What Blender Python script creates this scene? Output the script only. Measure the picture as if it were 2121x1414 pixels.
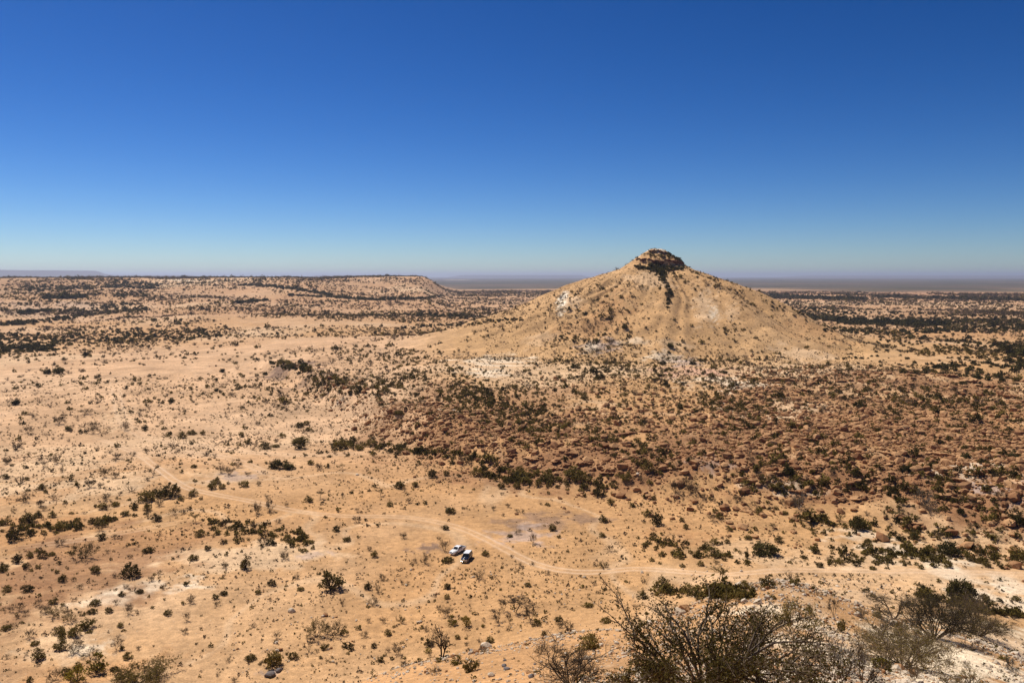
import bpy, math, random
import numpy as np
from mathutils import Vector, Matrix

# ------------------------------------------------------------------ scene, camera, sky, sun
for o in list(bpy.data.objects):
    bpy.data.objects.remove(o)
S = bpy.context.scene
COL = S.collection
W_PX, H_PX, F_PX, EYE_Y = 2121.0, 1414.0, 1650.0, 572.0
CAM_Z = 48.0
PITCH = math.atan((707.0 - EYE_Y) / F_PX)
cam = bpy.data.cameras.new('camera')
cam.sensor_width = 36.0
cam.lens = 36.0 * F_PX / W_PX
cam.clip_start = 0.5
cam.clip_end = 120000.0
cam_o = bpy.data.objects.new('camera', cam)
COL.objects.link(cam_o)
cam_o.location = (0, 0, CAM_Z)
cam_o.rotation_euler = (math.pi / 2 - PITCH, 0, 0)
S.camera = cam_o

SUN_EL = math.radians(57.0)
SUN_AZ = math.radians(-42.0)          # from +Y (view axis) towards +X; negative = to the left
sdir = Vector((math.sin(SUN_AZ) * math.cos(SUN_EL), math.cos(SUN_AZ) * math.cos(SUN_EL), math.sin(SUN_EL)))
world = bpy.data.worlds.new('World')
S.world = world
world.use_nodes = True
wn = world.node_tree
wn.nodes.clear()
w_out = wn.nodes.new('ShaderNodeOutputWorld')
w_bg = wn.nodes.new('ShaderNodeBackground')
w_sky = wn.nodes.new('ShaderNodeTexSky')
w_sky.sky_type = 'NISHITA'
w_sky.sun_disc = False
w_sky.sun_elevation = SUN_EL
w_sky.sun_rotation = SUN_AZ
w_sky.altitude = 900.0
w_sky.air_density = 0.78
w_sky.dust_density = 0.4
w_sky.ozone_density = 4.5
w_bg.inputs['Strength'].default_value = 0.08
w_gam = wn.nodes.new('ShaderNodeGamma')
w_gam.inputs['Gamma'].default_value = 1.5
w_hs = wn.nodes.new('ShaderNodeHueSaturation')
w_hs.inputs['Hue'].default_value = 0.504
w_hs.inputs['Saturation'].default_value = 1.16
w_hs.inputs['Value'].default_value = 0.345
wn.links.new(w_sky.outputs[0], w_gam.inputs[0])
wn.links.new(w_gam.outputs[0], w_hs.inputs['Color'])
wn.links.new(w_hs.outputs[0], w_bg.inputs['Color'])
wn.links.new(w_bg.outputs[0], w_out.inputs['Surface'])

sun = bpy.data.lights.new('sun', 'SUN')
sun.energy = 5.0
sun.angle = math.radians(0.53)
sun.color = (1.0, 0.92, 0.81)
sun_o = bpy.data.objects.new('sun', sun)
COL.objects.link(sun_o)
sun_o.rotation_euler = sdir.to_track_quat('Z', 'Y').to_euler()
sun_o.location = (0, 0, 200)

S.view_settings.view_transform = 'Standard'
S.view_settings.look = 'None'
S.view_settings.exposure = 0.22
S.view_settings.gamma = 1.0
S.view_settings.use_curve_mapping = False
S.render.engine = 'CYCLES'
S.cycles.use_denoising = True
S.cycles.denoiser = 'OPENIMAGEDENOISE'
S.cycles.denoising_input_passes = 'RGB_ALBEDO_NORMAL'
S.cycles.denoising_prefilter = 'ACCURATE'
S.cycles.max_bounces = 5
S.cycles.diffuse_bounces = 2
S.cycles.glossy_bounces = 2
S.cycles.transparent_max_bounces = 4
S.cycles.volume_bounces = 0

HAZE_DENSITY = 0.000062
HAZE_COLOR = (0.68, 0.75, 0.95)

# ------------------------------------------------------------------ numpy noise
def _hash(ix, iy, seed):
    h = (ix.astype(np.int64) * 374761393 + iy.astype(np.int64) * 668265263 + seed * 974634577) & 0xFFFFFFFF
    h = ((h ^ (h >> 13)) * 1274126177) & 0xFFFFFFFF
    h = (h ^ (h >> 16)) & 0xFFFFFF
    return h.astype(np.float64) / float(0xFFFFFF)

def vnoise(x, y, seed=0):
    ix = np.floor(x); iy = np.floor(y)
    fx = x - ix; fy = y - iy
    fx = fx * fx * (3 - 2 * fx); fy = fy * fy * (3 - 2 * fy)
    a = _hash(ix, iy, seed); b = _hash(ix + 1, iy, seed)
    c = _hash(ix, iy + 1, seed); d = _hash(ix + 1, iy + 1, seed)
    return (a + (b - a) * fx) * (1 - fy) + (c + (d - c) * fx) * fy - 0.5

def fbm(x, y, octaves=3, seed=0, gain=0.5):
    s = 0.0; amp = 1.0
    for k in range(octaves):
        s = s + amp * vnoise(x * 2 ** k + 13.7 * k, y * 2 ** k - 7.3 * k, seed + k)
        amp *= gain
    return s

def sstep(a, b, x):
    t = np.clip((x - a) / (b - a), 0, 1)
    return t * t * (3 - 2 * t)

# ------------------------------------------------------------------ terrain height
SPUR_AZ = 20.0
SP_R = np.array([0, 3, 12, 20, 35, 50, 62, 72, 85, 100, 115, 130, 155, 1e6])
SP_Z = np.array([46.3, 45.6, 41.3, 37.8, 31.8, 26.6, 23.4, 20.0, 13.5, 6.8, 2.6, 0.8, 0, 0])
# distance of the foot of the rocky step, by azimuth in degrees
def px_dir(px, py):
    px = np.asarray(px, float); py = np.asarray(py, float)
    r = (px - W_PX / 2) / F_PX; u = (H_PX / 2 - py) / F_PX
    c, s = math.cos(PITCH), math.sin(PITCH)
    d = np.stack([r, c + u * s, -s + u * c], -1)
    return d / np.linalg.norm(d, axis=-1, keepdims=True)

EDGE_PX = [(470, 742), (540, 760), (600, 790), (700, 835), (800, 890), (900, 930), (1000, 965), (1100, 990), (1200, 1004),
           (1300, 1012), (1400, 1030), (1500, 1052), (1600, 1062), (1700, 1060), (1800, 1064), (1900, 1085), (2000, 1105), (2121, 1125), (2300, 1140)]
_ed = px_dir([p[0] for p in EDGE_PX], [p[1] for p in EDGE_PX])
EDGE_AZ = np.degrees(np.arctan2(_ed[:, 0], _ed[:, 1]))
EDGE_D = (CAM_Z - 2.0) / (-_ed[:, 2]) * np.hypot(_ed[:, 0], _ed[:, 1])

HX, HY = 98.0, 545.0                   # axis of the cone hill
HP_R = np.array([0, 4, 6, 7.6, 8.4, 12, 17.4, 18.6, 25, 36, 55, 83, 115, 145, 172, 212, 1e6])
HP_Z = np.array([61, 60.8, 60.2, 59.1, 58.0, 55.9, 53.0, 49.9, 46.7, 43.2, 36.8, 25.2, 11.6, 2.6, -0.4, -1.5, -1.5])

def ground_h(x, y):
    x = np.asarray(x, float); y = np.asarray(y, float)
    d = np.hypot(x, y); az = np.degrees(np.arctan2(x, y))
    # spur of the hill the camera stands on
    da = az - SPUR_AZ
    left = 0.42 * (1 - np.exp(-(da / 24.0) ** 2))
    right = 0.5 * np.clip((da - 9) / 22.0, 0, 1.6) ** 1.5
    fac = 1 + np.where(da < 0, left, right)
    fac = fac + 0.10 * fbm(az / 9.0 + 40, d / 60.0, 2, 5) * sstep(20, 60, d)
    rho = d * fac
    z = np.interp(rho, SP_R, SP_Z)
    z = 0.5 * z + 0.25 * np.interp(rho * 1.06, SP_R, SP_Z) + 0.25 * np.interp(rho * 0.94, SP_R, SP_Z)
    kn = np.exp(-(((az - 21.0) * d / 57.3) / 9.0) ** 2 - ((d - 64) / 8.0) ** 2)
    z = z + 1.6 * kn
    near = sstep(2500, 300, d)
    z = z + near * (2.2 * fbm(x / 90.0, y / 90.0, 3, 11) + 0.5 * fbm(x / 17.0, y / 17.0, 2, 21)) * sstep(8, 80, d)
    # shallow wash, lower left
    # rocky step and platform in front of the cone
    de = np.interp(az, EDGE_AZ, EDGE_D)
    fade = sstep(-21.5, -13, az) * sstep(720, 520, d)
    wob = 9 * fbm(x / 26.0, y / 26.0, 3, 31)
    st = sstep(-6, 30, d - de + wob)
    rough = np.exp(-((d - de - 24) / 30.0) ** 2)
    z = z + fade * (6.0 * st + rough * 1.8 * fbm(x / 9.0, y / 9.0, 3, 33))
    # stony ground to the right
    rt = sstep(14, 22, az) * sstep(150, 190, d) * sstep(520, 380, d)
    z = z + rt * (3.0 * fbm(x / 28.0, y / 40.0, 3, 35) + 1.0 * np.abs(fbm(x / 8.0, y / 8.0, 2, 36)))
    # plateau on the left horizon
    pe = az + 1.6 * fbm(d / 300.0, az / 6.0, 3, 41)
    pl = sstep(-3.6, -6.2, pe) * sstep(760, 2050, d + 260 * fbm(az / 5.0, d / 500.0, 3, 43)) * sstep(3400, 2500, d)
    z = z + pl * (42.5 + 4.5 * fbm(az / 3.2, d / 900.0, 2, 45) + 3.0 * np.exp(-((az + 8.5) / 4.0) ** 2)) \
        + sstep(700, 1000, d) * sstep(2600, 1800, d) * sstep(-3.0, -7.0, az) * 13 * np.abs(fbm(x / 210.0, y / 260.0, 3, 47)) * (1 - 0.5 * pl)
    return z

def hill_bump(x, y):
    dx = x - HX; dy = y - HY
    R = np.hypot(dx, dy); ph = np.arctan2(dx, -dy)      # 0 = towards the camera
    Rw = R * (1 + 0.12 * np.maximum(np.cos(ph - 1.7), -0.15) * sstep(30, 120, R) + 0.05 * fbm(ph * 1.6 + 9, R / 300.0, 2, 53) * sstep(8, 40, R))
    b = np.interp(Rw, HP_R, HP_Z)
    # the cliff only stands clear on the near side
    smooth = np.interp(Rw, [0, 4, 8, 14, 20, 25], [61, 60.8, 58.3, 54.3, 50.0, 46.7])
    front = sstep(1.75, 0.75, np.abs(ph - 0.15)) * (0.75 + 0.5 * fbm(ph * 4.0, R * 0.0, 2, 55))
    b = np.where(Rw < 25, b * front + smooth * (1 - front), b)
    env = sstep(16, 60, R) * sstep(200, 120, R)
    kx = np.cos(ph) * 4.0; ky = np.sin(ph) * 4.0
    rib = fbm(kx + 3, ky + 8 + R / 160.0, 3, 57)
    wx = 14 * fbm(x / 45.0, y / 45.0, 2, 63); wy = 14 * fbm(x / 45.0 + 30, y / 45.0, 2, 64)
    ph2 = np.arctan2(dx + wx, -(dy + wy)); kx2 = np.cos(ph2) * 9.0; ky2 = np.sin(ph2) * 9.0
    b = b + env * (5.0 * rib + 3.4 * (0.2 - np.abs(fbm(kx2, ky2 + R / 70.0, 3, 59)))) + sstep(30, 90, R) * sstep(205, 150, R) * 2.2 * fbm(x / 22.0, y / 22.0, 3, 60)
    b = b + sstep(22, 40, R) * 0.5 * fbm(x / 5.0, y / 5.0, 2, 61)
    return b

def height(x, y):
    x = np.asarray(x, float); y = np.asarray(y, float)
    g = ground_h(x, y)
    near = np.hypot(x - HX, y - HY) < 215
    if np.any(near):
        if g.ndim == 0:
            return np.maximum(g, g + hill_bump(x, y))
        b = hill_bump(x[near], y[near])
        g = g.copy()
        g[near] = np.maximum(g[near], g[near] + b)
    return g

def cast(px, py, tmax=16000.0):
    """world points where the sight lines through photo positions meet the ground"""
    px = np.atleast_1d(np.asarray(px, float)); py = np.atleast_1d(np.asarray(py, float))
    D = px_dir(px, py)
    n = 800
    ts = np.geomspace(8.0, tmax, n)
    out = np.full((len(px), 3), np.nan)
    for s in range(0, len(px), 400):
        d = D[s:s + 400]
        X = d[:, None, 0] * ts; Y = d[:, None, 1] * ts; Z = CAM_Z + d[:, None, 2] * ts
        below = (Z - height(X, Y)) < 0
        hit = below.any(1); k = np.argmax(below, 1)
        k = np.maximum(k, 1)
        lo = ts[k - 1].copy(); hi = ts[k].copy()
        for _ in range(14):
            m = 0.5 * (lo + hi)
            b = (CAM_Z + d[:, 2] * m - height(d[:, 0] * m, d[:, 1] * m)) < 0
            hi = np.where(b, m, hi); lo = np.where(b, lo, m)
        p = np.stack([d[:, 0] * hi, d[:, 1] * hi, CAM_Z + d[:, 2] * hi], -1)
        p[~hit] = np.nan
        out[s:s + 400] = p
    return out

def to_px(P):
    P = np.asarray(P, float)
    c, s = math.cos(PITCH), math.sin(PITCH)
    z = P[..., 2] - CAM_Z
    f = P[..., 1] * c - z * s
    u = P[..., 1] * s + z * c
    return W_PX / 2 + F_PX * P[..., 0] / f, H_PX / 2 - F_PX * u / f, np.hypot(f, P[..., 0])

# ------------------------------------------------------------------ soil colour (albedo of the ground itself)
def C(*v): return np.array(v, float)
SAND = C(.47, .275, .125); PALE = C(.59, .405, .24); WHITE = C(.74, .62, .46); ORANGE = C(.45, .245, .108)
RED = C(.285, .145, .068); DARK = C(.22, .14, .095); GREYP = C(.40, .30, .25); HILLC = C(.49, .30, .14)
# (px, py, half width px, half height px, colour, strength, edge noise)
PATCH = [
 (480, 1150, 150, 26, PALE, .95), (560, 1165, 120, 16, PALE, .7), (330, 1215, 80, 12, WHITE, .6), (240, 1240, 60, 10, WHITE, .55),
 (150, 1340, 70, 26, PALE, .8), (180, 1345, 30, 12, WHITE, .5), (150, 1000, 160, 26, PALE, .75), (300, 930, 260, 14, PALE, .5),
 (90, 970, 120, 14, PALE, .6), (250, 860, 26, 40, PALE, .6), (480, 985, 80, 10, PALE, .6), (100, 740, 120, 10, PALE, .5),
 (130, 1160, 190, 55, RED, .70), (60, 1240, 140, 45, RED, .65), (60, 1100, 120, 30, ORANGE, .8), (230, 1385, 120, 22, ORANGE, .7), (20, 1390, 60, 40, RED, .3),
 (300, 1120, 130, 12, ORANGE, .6), (330, 965, 150, 12, ORANGE, .4), (60, 1030, 70, 14, ORANGE, .5),
 (1130, 1075, 90, 16, DARK, .62), (1080, 1108, 60, 18, GREYP, .6), (890, 1134, 34, 7, DARK, .8), (610, 757, 60, 14, DARK, .85), (660, 775, 60, 14, DARK, .5),
 (640, 1150, 40, 6, GREYP, .5), (490, 985, 40, 8, GREYP, .5), (560, 1392, 22, 6, GREYP, .7),
 (1020, 745, 70, 14, WHITE, .55), (1010, 772, 40, 8, WHITE, .6), (930, 852, 26, 5, WHITE, .9), (700, 835, 20, 4, WHITE, .5),
 (1060, 980, 130, 30, RED, .7), (1220, 960, 210, 45, RED, .9), (950, 900, 130, 45, RED, .6), (1000, 830, 200, 45, RED, .45), (1150, 890, 160, 40, RED, .6), (1340, 940, 120, 40, RED, .7),
 (1440, 930, 160, 50, RED, .65), (1620, 820, 130, 40, RED, .65), (1750, 900, 260, 60, RED, .65), (1850, 1000, 260, 65, RED, .8), (1650, 960, 180, 50, RED, .6), (2000, 920, 160, 60, RED, .65), (1900, 850, 200, 40, RED, .5), (1560, 900, 120, 30, RED, .5),
 (1780, 790, 80, 30, RED, .55), (1990, 800, 110, 34, RED, .7), (2050, 1080, 90, 40, RED, .5), (1420, 1115, 60, 24, ORANGE, .8), (1700, 1035, 60, 14, RED, .7),
 (1500, 790, 70, 14, WHITE, .6), (1440, 770, 60, 10, C(.56, .33, .22), .8), (1390, 745, 50, 7, WHITE, .55), (1415, 750, 34, 9, GREYP, .7),
 (1540, 855, 70, 8, WHITE, .4), (1640, 845, 60, 20, PALE, .7), (1470, 960, 40, 16, GREYP, .5), (1990, 965, 60, 24, WHITE, .55), (2080, 1010, 60, 20, GREYP, .7),
 (1880, 1140, 90, 22, WHITE, .55), (1950, 1190, 160, 10, WHITE, .5), (2060, 1240, 90, 20, WHITE, .6), (1800, 1110, 60, 10, WHITE, .45), (1590, 1160, 60, 14, PALE, .5),
 (1620, 1010, 60, 8, WHITE, .4), (1720, 1160, 200, 14, PALE, .4),
 (1720, 1225, 120, 20, PALE, .5), (1950, 1385, 300, 60, C(.74, .60, .42), 1.0), (2080, 1340, 120, 50, C(.70, .55, .37), .9), (1760, 1330, 120, 40, PALE, .55), (2090, 1340, 80, 40, PALE, .6),
 # cone hill
 (1166, 624, 12, 22, C(.80, .72, .58), 1.0), (1168, 618, 9, 14, C(.82, .75, .62), 1.0), (1182, 622, 18, 16, PALE, .9), (1162, 650, 5, 8, WHITE, .7), (1240, 715, 34, 16, GREYP, .75), (1225, 718, 14, 12, WHITE, .6),
 (1460, 635, 22, 34, PALE, .7), (1478, 650, 9, 16, WHITE, .6), (1515, 650, 14, 18, PALE, .5), (1350, 580, 60, 14, PALE, .6), (1272, 640, 40, 50, ORANGE, .55),
 (1240, 660, 50, 40, ORANGE, .45), (1180, 690, 60, 20, ORANGE, .4), (1390, 715, 40, 14, PALE, .5), (1660, 735, 60, 14, PALE, .7), (1700, 690, 60, 20, ORANGE, .4),
 (1310, 705, 24, 8, WHITE, .4), (1130, 700, 40, 14, PALE, .4), (1360, 517, 22, 5, WHITE, .9),
 (950, 579.5, 24, 2.5, WHITE, .9),
 # far slopes
 (420, 585, 120, 8, PALE, .7), (370, 579, 34, 3, WHITE, .6), (480, 625, 110, 9, PALE, .5), (230, 640, 90, 6, PALE, .4), (840, 597, 60, 8, PALE, .6),
 (60, 640, 90, 14, GREYP, .3), (700, 640, 300, 20, C(.42, .24, .13), .4), (1800, 607, 260, 10, C(.46, .25, .14), .7), (1850, 630, 260, 6, PALE, .4), (1980, 690, 180, 14, ORANGE, .5),
]
def _prep_patches():
    P = np.array([p[:4] for p in PATCH], float)
    c = cast(P[:, 0], P[:, 1])
    l = cast(P[:, 0] - P[:, 2], P[:, 1]); r = cast(P[:, 0] + P[:, 2], P[:, 1])
    a = cast(P[:, 0], P[:, 1] - P[:, 3]); b = cast(P[:, 0], P[:, 1] + P[:, 3])
    out = []
    for i, p in enumerate(PATCH):
        if np.isnan(c[i]).any():
            continue
        d = np.hypot(*c[i][:2])
        fr = c[i][:2] / d
        lat = P[i, 2] * d / F_PX
        dep = []
        for q in (a[i], b[i]):
            if not np.isnan(q).any():
                dep.append(abs(np.dot(q[:2] - c[i][:2], fr)))
        dep = min(max(min(dep) if dep else lat, 0.4 * lat), 4.5 * lat)
        out.append((c[i][:2], fr, lat, dep, p[4], p[5]))
    return out
PATCH_W = _prep_patches()

def soil(x, y, kind=None):
    x = np.asarray(x, float); y = np.asarray(y, float)
    d = np.hypot(x, y)
    n1 = 1.5 * fbm(x / 70.0, y / 70.0, 4, 71); n2 = fbm(x / 14.0, y / 14.0, 3, 75); n3 = fbm(x / 320.0, y / 320.0, 3, 79)
    col = SAND + (PALE - SAND) * np.clip(0.25 + 0.9 * n1 + 0.35 * n2, 0, 1)[..., None]
    col = col + (ORANGE - col) * np.clip(0.15 + 1.1 * fbm(x / 110.0 + 5, y / 110.0, 3, 81), 0, .8)[..., None]
    rill = np.abs(fbm(x / 24.0 + 0.4 * n1, y / 34.0, 3, 83))
    col = col + (PALE - col) * (0.55 * sstep(0.07, 0.0, rill) * sstep(900, 400, d))[..., None]
    R = np.hypot(x - HX, y - HY)
    hm = sstep(200, 150, R)
    col = col + (HILLC * (1 + 0.3 * n2[..., None]) - col) * (0.75 * hm)[..., None]
    mid = sstep(170, 260, d) * sstep(700, 520, d) * sstep(-3, -9, np.degrees(np.arctan2(x, y)))
    col = col + (C(.56, .365, .22) * (1 + 0.5 * n2[..., None]) - col) * (0.65 * mid)[..., None]
    # redder, browner soil far out, dull bush land beyond
    far = sstep(450, 1300, d)
    col = col + (C(.44, .265, .15) * (1 + 0.5 * n3[..., None]) - col) * (0.65 * far)[..., None]
    bush = sstep(2500, 3700, d + 900 * n3) * (1.0 + 0.2 * n3)
    col = col + (C(.088, .070, .056) - col) * np.clip(bush * 0.9, 0, 1)[..., None]
    for c, fr, lat, dep, cc, st in PATCH_W:
        dx = x - c[0]; dy = y - c[1]
        m = (np.abs(dx) < 2.2 * (lat + dep)) & (np.abs(dy) < 2.2 * (lat + dep))
        if not m.any():
            continue
        u = (dx[m] * fr[1] - dy[m] * fr[0]) / lat
        v = (dx[m] * fr[0] + dy[m] * fr[1]) / dep
        sc = max(lat, 1.0)
        q = np.sqrt(u * u + v * v) + 1.5 * fbm(x[m] / sc * 2.3, y[m] / sc * 2.3, 4, 91, 0.6)
        w = np.minimum(1.15 * st, 1) * sstep(1.3, 0.4, q)
        col[m] = col[m] + (cc - col[m]) * w[..., None]
    return np.clip(col, 0.02, 0.85)

# ------------------------------------------------------------------ mesh and material helpers
def new_mesh(name, V, quads=None, tris=None, mats=(), qmat=None, tmat=None, smooth=False):
    V = np.asarray(V, np.float32)
    me = bpy.data.meshes.new(name)
    nq = 0 if quads is None else len(quads); nt = 0 if tris is None else len(tris)
    me.vertices.add(len(V)); me.vertices.foreach_set('co', V.ravel())
    loops = []
    if nq: loops.append(np.asarray(quads, np.int32).ravel())
    if nt: loops.append(np.asarray(tris, np.int32).ravel())
    L = np.concatenate(loops)
    me.loops.add(len(L)); me.loops.foreach_set('vertex_index', L)
    starts = np.concatenate([np.arange(nq) * 4, nq * 4 + np.arange(nt) * 3]).astype(np.int32)
    me.polygons.add(nq + nt); me.polygons.foreach_set('loop_start', starts)
    for m in mats: me.materials.append(m)
    if qmat is not None or tmat is not None:
        mi = np.concatenate([np.zeros(nq, np.int32) if qmat is None else np.asarray(qmat, np.int32),
                             np.zeros(nt, np.int32) if tmat is None else np.asarray(tmat, np.int32)])
        me.polygons.foreach_set('material_index', mi)
    if smooth:
        me.polygons.foreach_set('use_smooth', np.ones(nq + nt, bool))
    me.update(calc_edges=True)
    return me

def link(name, me, parent=None, loc=None, rot=None, scale=None):
    o = bpy.data.objects.new(name, me)
    COL.objects.link(o)
    if parent is not None: o.parent = parent
    if loc is not None: o.location = loc
    if rot is not None: o.rotation_euler = rot
    if scale is not None: o.scale = scale
    return o

def tag(o, label=None, cat=None, group=None, kind=None):
    if label: o['label'] = label
    if cat: o['category'] = cat
    if group: o['group'] = group
    if kind: o['kind'] = kind
    return o

def add_attr(me, name, data, typ='FLOAT'):
    a = me.attributes.new(name, typ, 'POINT')
    if typ == 'FLOAT_COLOR':
        data = np.concatenate([data, np.ones((len(data), 1))], 1)
        a.data.foreach_set('color', np.asarray(data, np.float32).ravel())
    else:
        a.data.foreach_set('value', np.asarray(data, np.int32 if typ == 'INT' else np.float32).ravel())

class NT:
    def __init__(self, name):
        self.m = bpy.data.materials.new(name); self.m.use_nodes = True
        self.t = self.m.node_tree; self.t.nodes.clear()
        self.out = self.n('ShaderNodeOutputMaterial'); self.b = self.n('ShaderNodeBsdfPrincipled')
        self.l(self.b.outputs[0], self.out.inputs[0])
    def n(self, t, **kw):
        x = self.t.nodes.new(t)
        for k, v in kw.items(): setattr(x, k, v)
        return x
    def l(self, a, b): self.t.links.new(a, b)
    def val(self, node, **kw):
        for k, v in kw.items(): node.inputs[k].default_value = v
        return node
    def noise(self, scale, detail=3, rough=0.5, vec=None):
        x = self.n('ShaderNodeTexNoise'); x.inputs['Scale'].default_value = scale
        x.inputs['Detail'].default_value = detail; x.inputs['Roughness'].default_value = rough
        if vec is not None: self.l(vec, x.inputs['Vector'])
        return x
    def mix(self, fac, a, b, mode='MIX'):
        x = self.n('ShaderNodeMix', data_type='RGBA', blend_type=mode)
        for s, v in ((0, fac), (6, a), (7, b)):
            if hasattr(v, 'is_linked'): self.l(v, x.inputs[s])
            elif s == 0: x.inputs[0].default_value = v
            else: x.inputs[s].default_value = tuple(v) + (1.0,) if len(v) == 3 else v
        return x.outputs[2]
    def math(self, op, a, b=None, clamp=False):
        x = self.n('ShaderNodeMath', operation=op); x.use_clamp = clamp
        for i, v in enumerate((a, b)):
            if v is None: continue
            if hasattr(v, 'is_linked'): self.l(v, x.inputs[i])
            else: x.inputs[i].default_value = v
        return x.outputs[0]
    def ramp(self, fac, stops):
        x = self.n('ShaderNodeMapRange', interpolation_type='SMOOTHSTEP')
        self.l(fac, x.inputs[0])
        for i, v in enumerate(stops): x.inputs[1 + i].default_value = v
        return x.outputs[0]

def soil_material(name, track=False, pebble=1.0):
    k = NT(name)
    tc = k.n('ShaderNodeTexCoord').outputs['Object']
    at = k.n('ShaderNodeAttribute', attribute_name='soil').outputs['Color']
    big = k.noise(0.11, 5, 0.6, tc).outputs[0]
    mid = k.noise(0.9, 5, 0.65, tc).outputs[0]
    fin = k.noise(7.0, 4, 0.6, tc).outputs[0]
    f1 = k.ramp(big, (0.3, 0.7, 0.84, 1.14))
    f2 = k.ramp(mid, (0.3, 0.7, 0.80, 1.18))
    f3 = k.ramp(fin, (0.3, 0.7, 0.78, 1.2))
    f = k.math('MULTIPLY', k.math('MULTIPLY', f1, f2), f3)
    cx = k.n('ShaderNodeVectorMath', operation='SCALE')
    k.l(at, cx.inputs[0]); k.l(f, cx.inputs['Scale'])
    c = cx.outputs[0]
    # stones and crumbs lying in the soil
    vo = k.n('ShaderNodeTexVoronoi', feature='F1'); vo.inputs['Scale'].default_value = 2.2; k.l(tc, vo.inputs['Vector'])
    sel = k.n('ShaderNodeSeparateColor'); k.l(vo.outputs['Color'], sel.inputs[0])
    rad = k.math('MULTIPLY', sel.outputs[0], 0.30)
    dot = k.math('MULTIPLY', k.math('LESS_THAN', vo.outputs['Distance'], rad), k.math('GREATER_THAN', sel.outputs[1], 0.62))
    c = k.mix(k.math('MULTIPLY', dot, 0.55), c, (.20, .125, .07))
    dot2 = k.math('MULTIPLY', k.math('LESS_THAN', vo.outputs['Distance'], k.math('MULTIPLY', sel.outputs[0], 0.22)), k.math('LESS_THAN', sel.outputs[1], 0.18))
    c = k.mix(k.math('MULTIPLY', dot2, 0.5), c, (.62, .50, .36))
    if not track:
        bu = k.n('ShaderNodeAttribute', attribute_name='bush').outputs['Fac']
        bn = k.noise(0.16, 4, 0.7, tc).outputs[0]
        thr = k.math('SUBTRACT', 0.74, k.math('MULTIPLY', bu, 0.5))
        bm = k.ramp(k.math('SUBTRACT', bn, thr), (-0.02, 0.03, 0.0, 0.9))
        bm = k.math('MULTIPLY', bm, k.ramp(bu, (0.0, 0.12, 0.0, 1.0)))
        c = k.mix(bm, c, (.062, .058, .036))
    else:
        ac = k.n('ShaderNodeAttribute', attribute_name='across').outputs['Fac']
        wb = k.noise(0.5, 3, 0.5, tc).outputs[0]
        aw = k.math('ADD', ac, k.math('MULTIPLY', k.math('SUBTRACT', wb, 0.5), 0.22))
        ab = k.math('ABSOLUTE', aw)
        rut = k.ramp(k.math('ABSOLUTE', k.math('SUBTRACT', ab, 0.42)), (0.10, 0.22, 1.0, 0.0))
        wear = k.n('ShaderNodeAttribute', attribute_name='wear').outputs['Fac']
        edge = k.ramp(ab, (0.55, 0.95, 0.30, 0.0))
        lay = k.math('MULTIPLY', k.math('MAXIMUM', rut, edge), wear)
        lay = k.math('MULTIPLY', lay, k.ramp(mid, (0.25, 0.6, 0.75, 1.0)))
        c = k.mix(lay, c, (.66, .47, .31))
    k.l(c, k.b.inputs['Base Color'])
    k.val(k.b, Roughness=0.95)
    k.b.inputs['Specular IOR Level'].default_value = 0.15
    hgt = k.math('ADD', k.math('MULTIPLY', mid, 0.5), k.math('MULTIPLY', fin, 0.10))
    hgt = k.math('ADD', hgt, k.math('MULTIPLY', dot, 0.06))
    bp = k.n('ShaderNodeBump'); bp.inputs['Strength'].default_value = 0.75 * pebble; bp.inputs['Distance'].default_value = 0.45
    k.l(hgt, bp.inputs['Height']); k.l(bp.outputs[0], k.b.inputs['Normal'])
    return k.m

M_SOIL = soil_material('desert_soil')
M_TRACK = soil_material('track_dust', track=True)

def plain_mat(name, col, rough=0.8, var=0.35, scale=6.0, hue=None, spec=0.2, trans=0.0):
    k = NT(name)
    tc = k.n('ShaderNodeTexCoord').outputs['Object']
    nz = k.noise(scale, 3, 0.6, tc).outputs[0]
    rnd = k.n('ShaderNodeObjectInfo').outputs['Random']
    c2 = tuple(x * (1 + var) for x in (hue or col)); c1 = tuple(x * (1 - var) for x in col)
    fac = k.math('ADD', k.math('MULTIPLY', nz, 0.6), k.math('MULTIPLY', rnd, 0.5), True)
    c = k.mix(k.ramp(fac, (0.25, 0.85, 0.0, 1.0)), c1, c2)
    k.l(c, k.b.inputs['Base Color']); k.val(k.b, Roughness=rough)
    k.b.inputs['Specular IOR Level'].default_value = spec
    if trans:
        tr = k.n('ShaderNodeBsdfTranslucent'); k.l(c, tr.inputs[0])
        ms = k.n('ShaderNodeMixShader'); ms.inputs[0].default_value = trans
        k.l(k.b.outputs[0], ms.inputs[1]); k.l(tr.outputs[0], ms.inputs[2]); k.l(ms.outputs[0], k.out.inputs[0])
    return k.m

def rock_mat(name, c1, c2, c3, scale=0.8):
    k = NT(name)
    g = k.n('ShaderNodeNewGeometry').outputs['Position']
    a = k.noise(scale, 6, 0.65, g).outputs[0]; b = k.noise(scale * 7, 4, 0.6, g).outputs[0]
    rnd = k.n('ShaderNodeObjectInfo').outputs['Random']
    c = k.mix(k.ramp(k.math('ADD', k.math('MULTIPLY', a, 0.75), k.math('MULTIPLY', rnd, 0.35)), (0.35, 0.75, 0, 1)), c1, c2)
    c = k.mix(k.ramp(b, (0.5, 0.75, 0, 0.7)), c, c3)
    k.l(c, k.b.inputs['Base Color']); k.val(k.b, Roughness=0.92)
    k.b.inputs['Specular IOR Level'].default_value = 0.15
    bp = k.n('ShaderNodeBump'); bp.inputs['Strength'].default_value = 0.6; bp.inputs['Distance'].default_value = 0.12
    k.l(k.math('ADD', a, k.math('MULTIPLY', b, 0.4)), bp.inputs['Height']); k.l(bp.outputs[0], k.b.inputs['Normal'])
    return k.m

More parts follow.
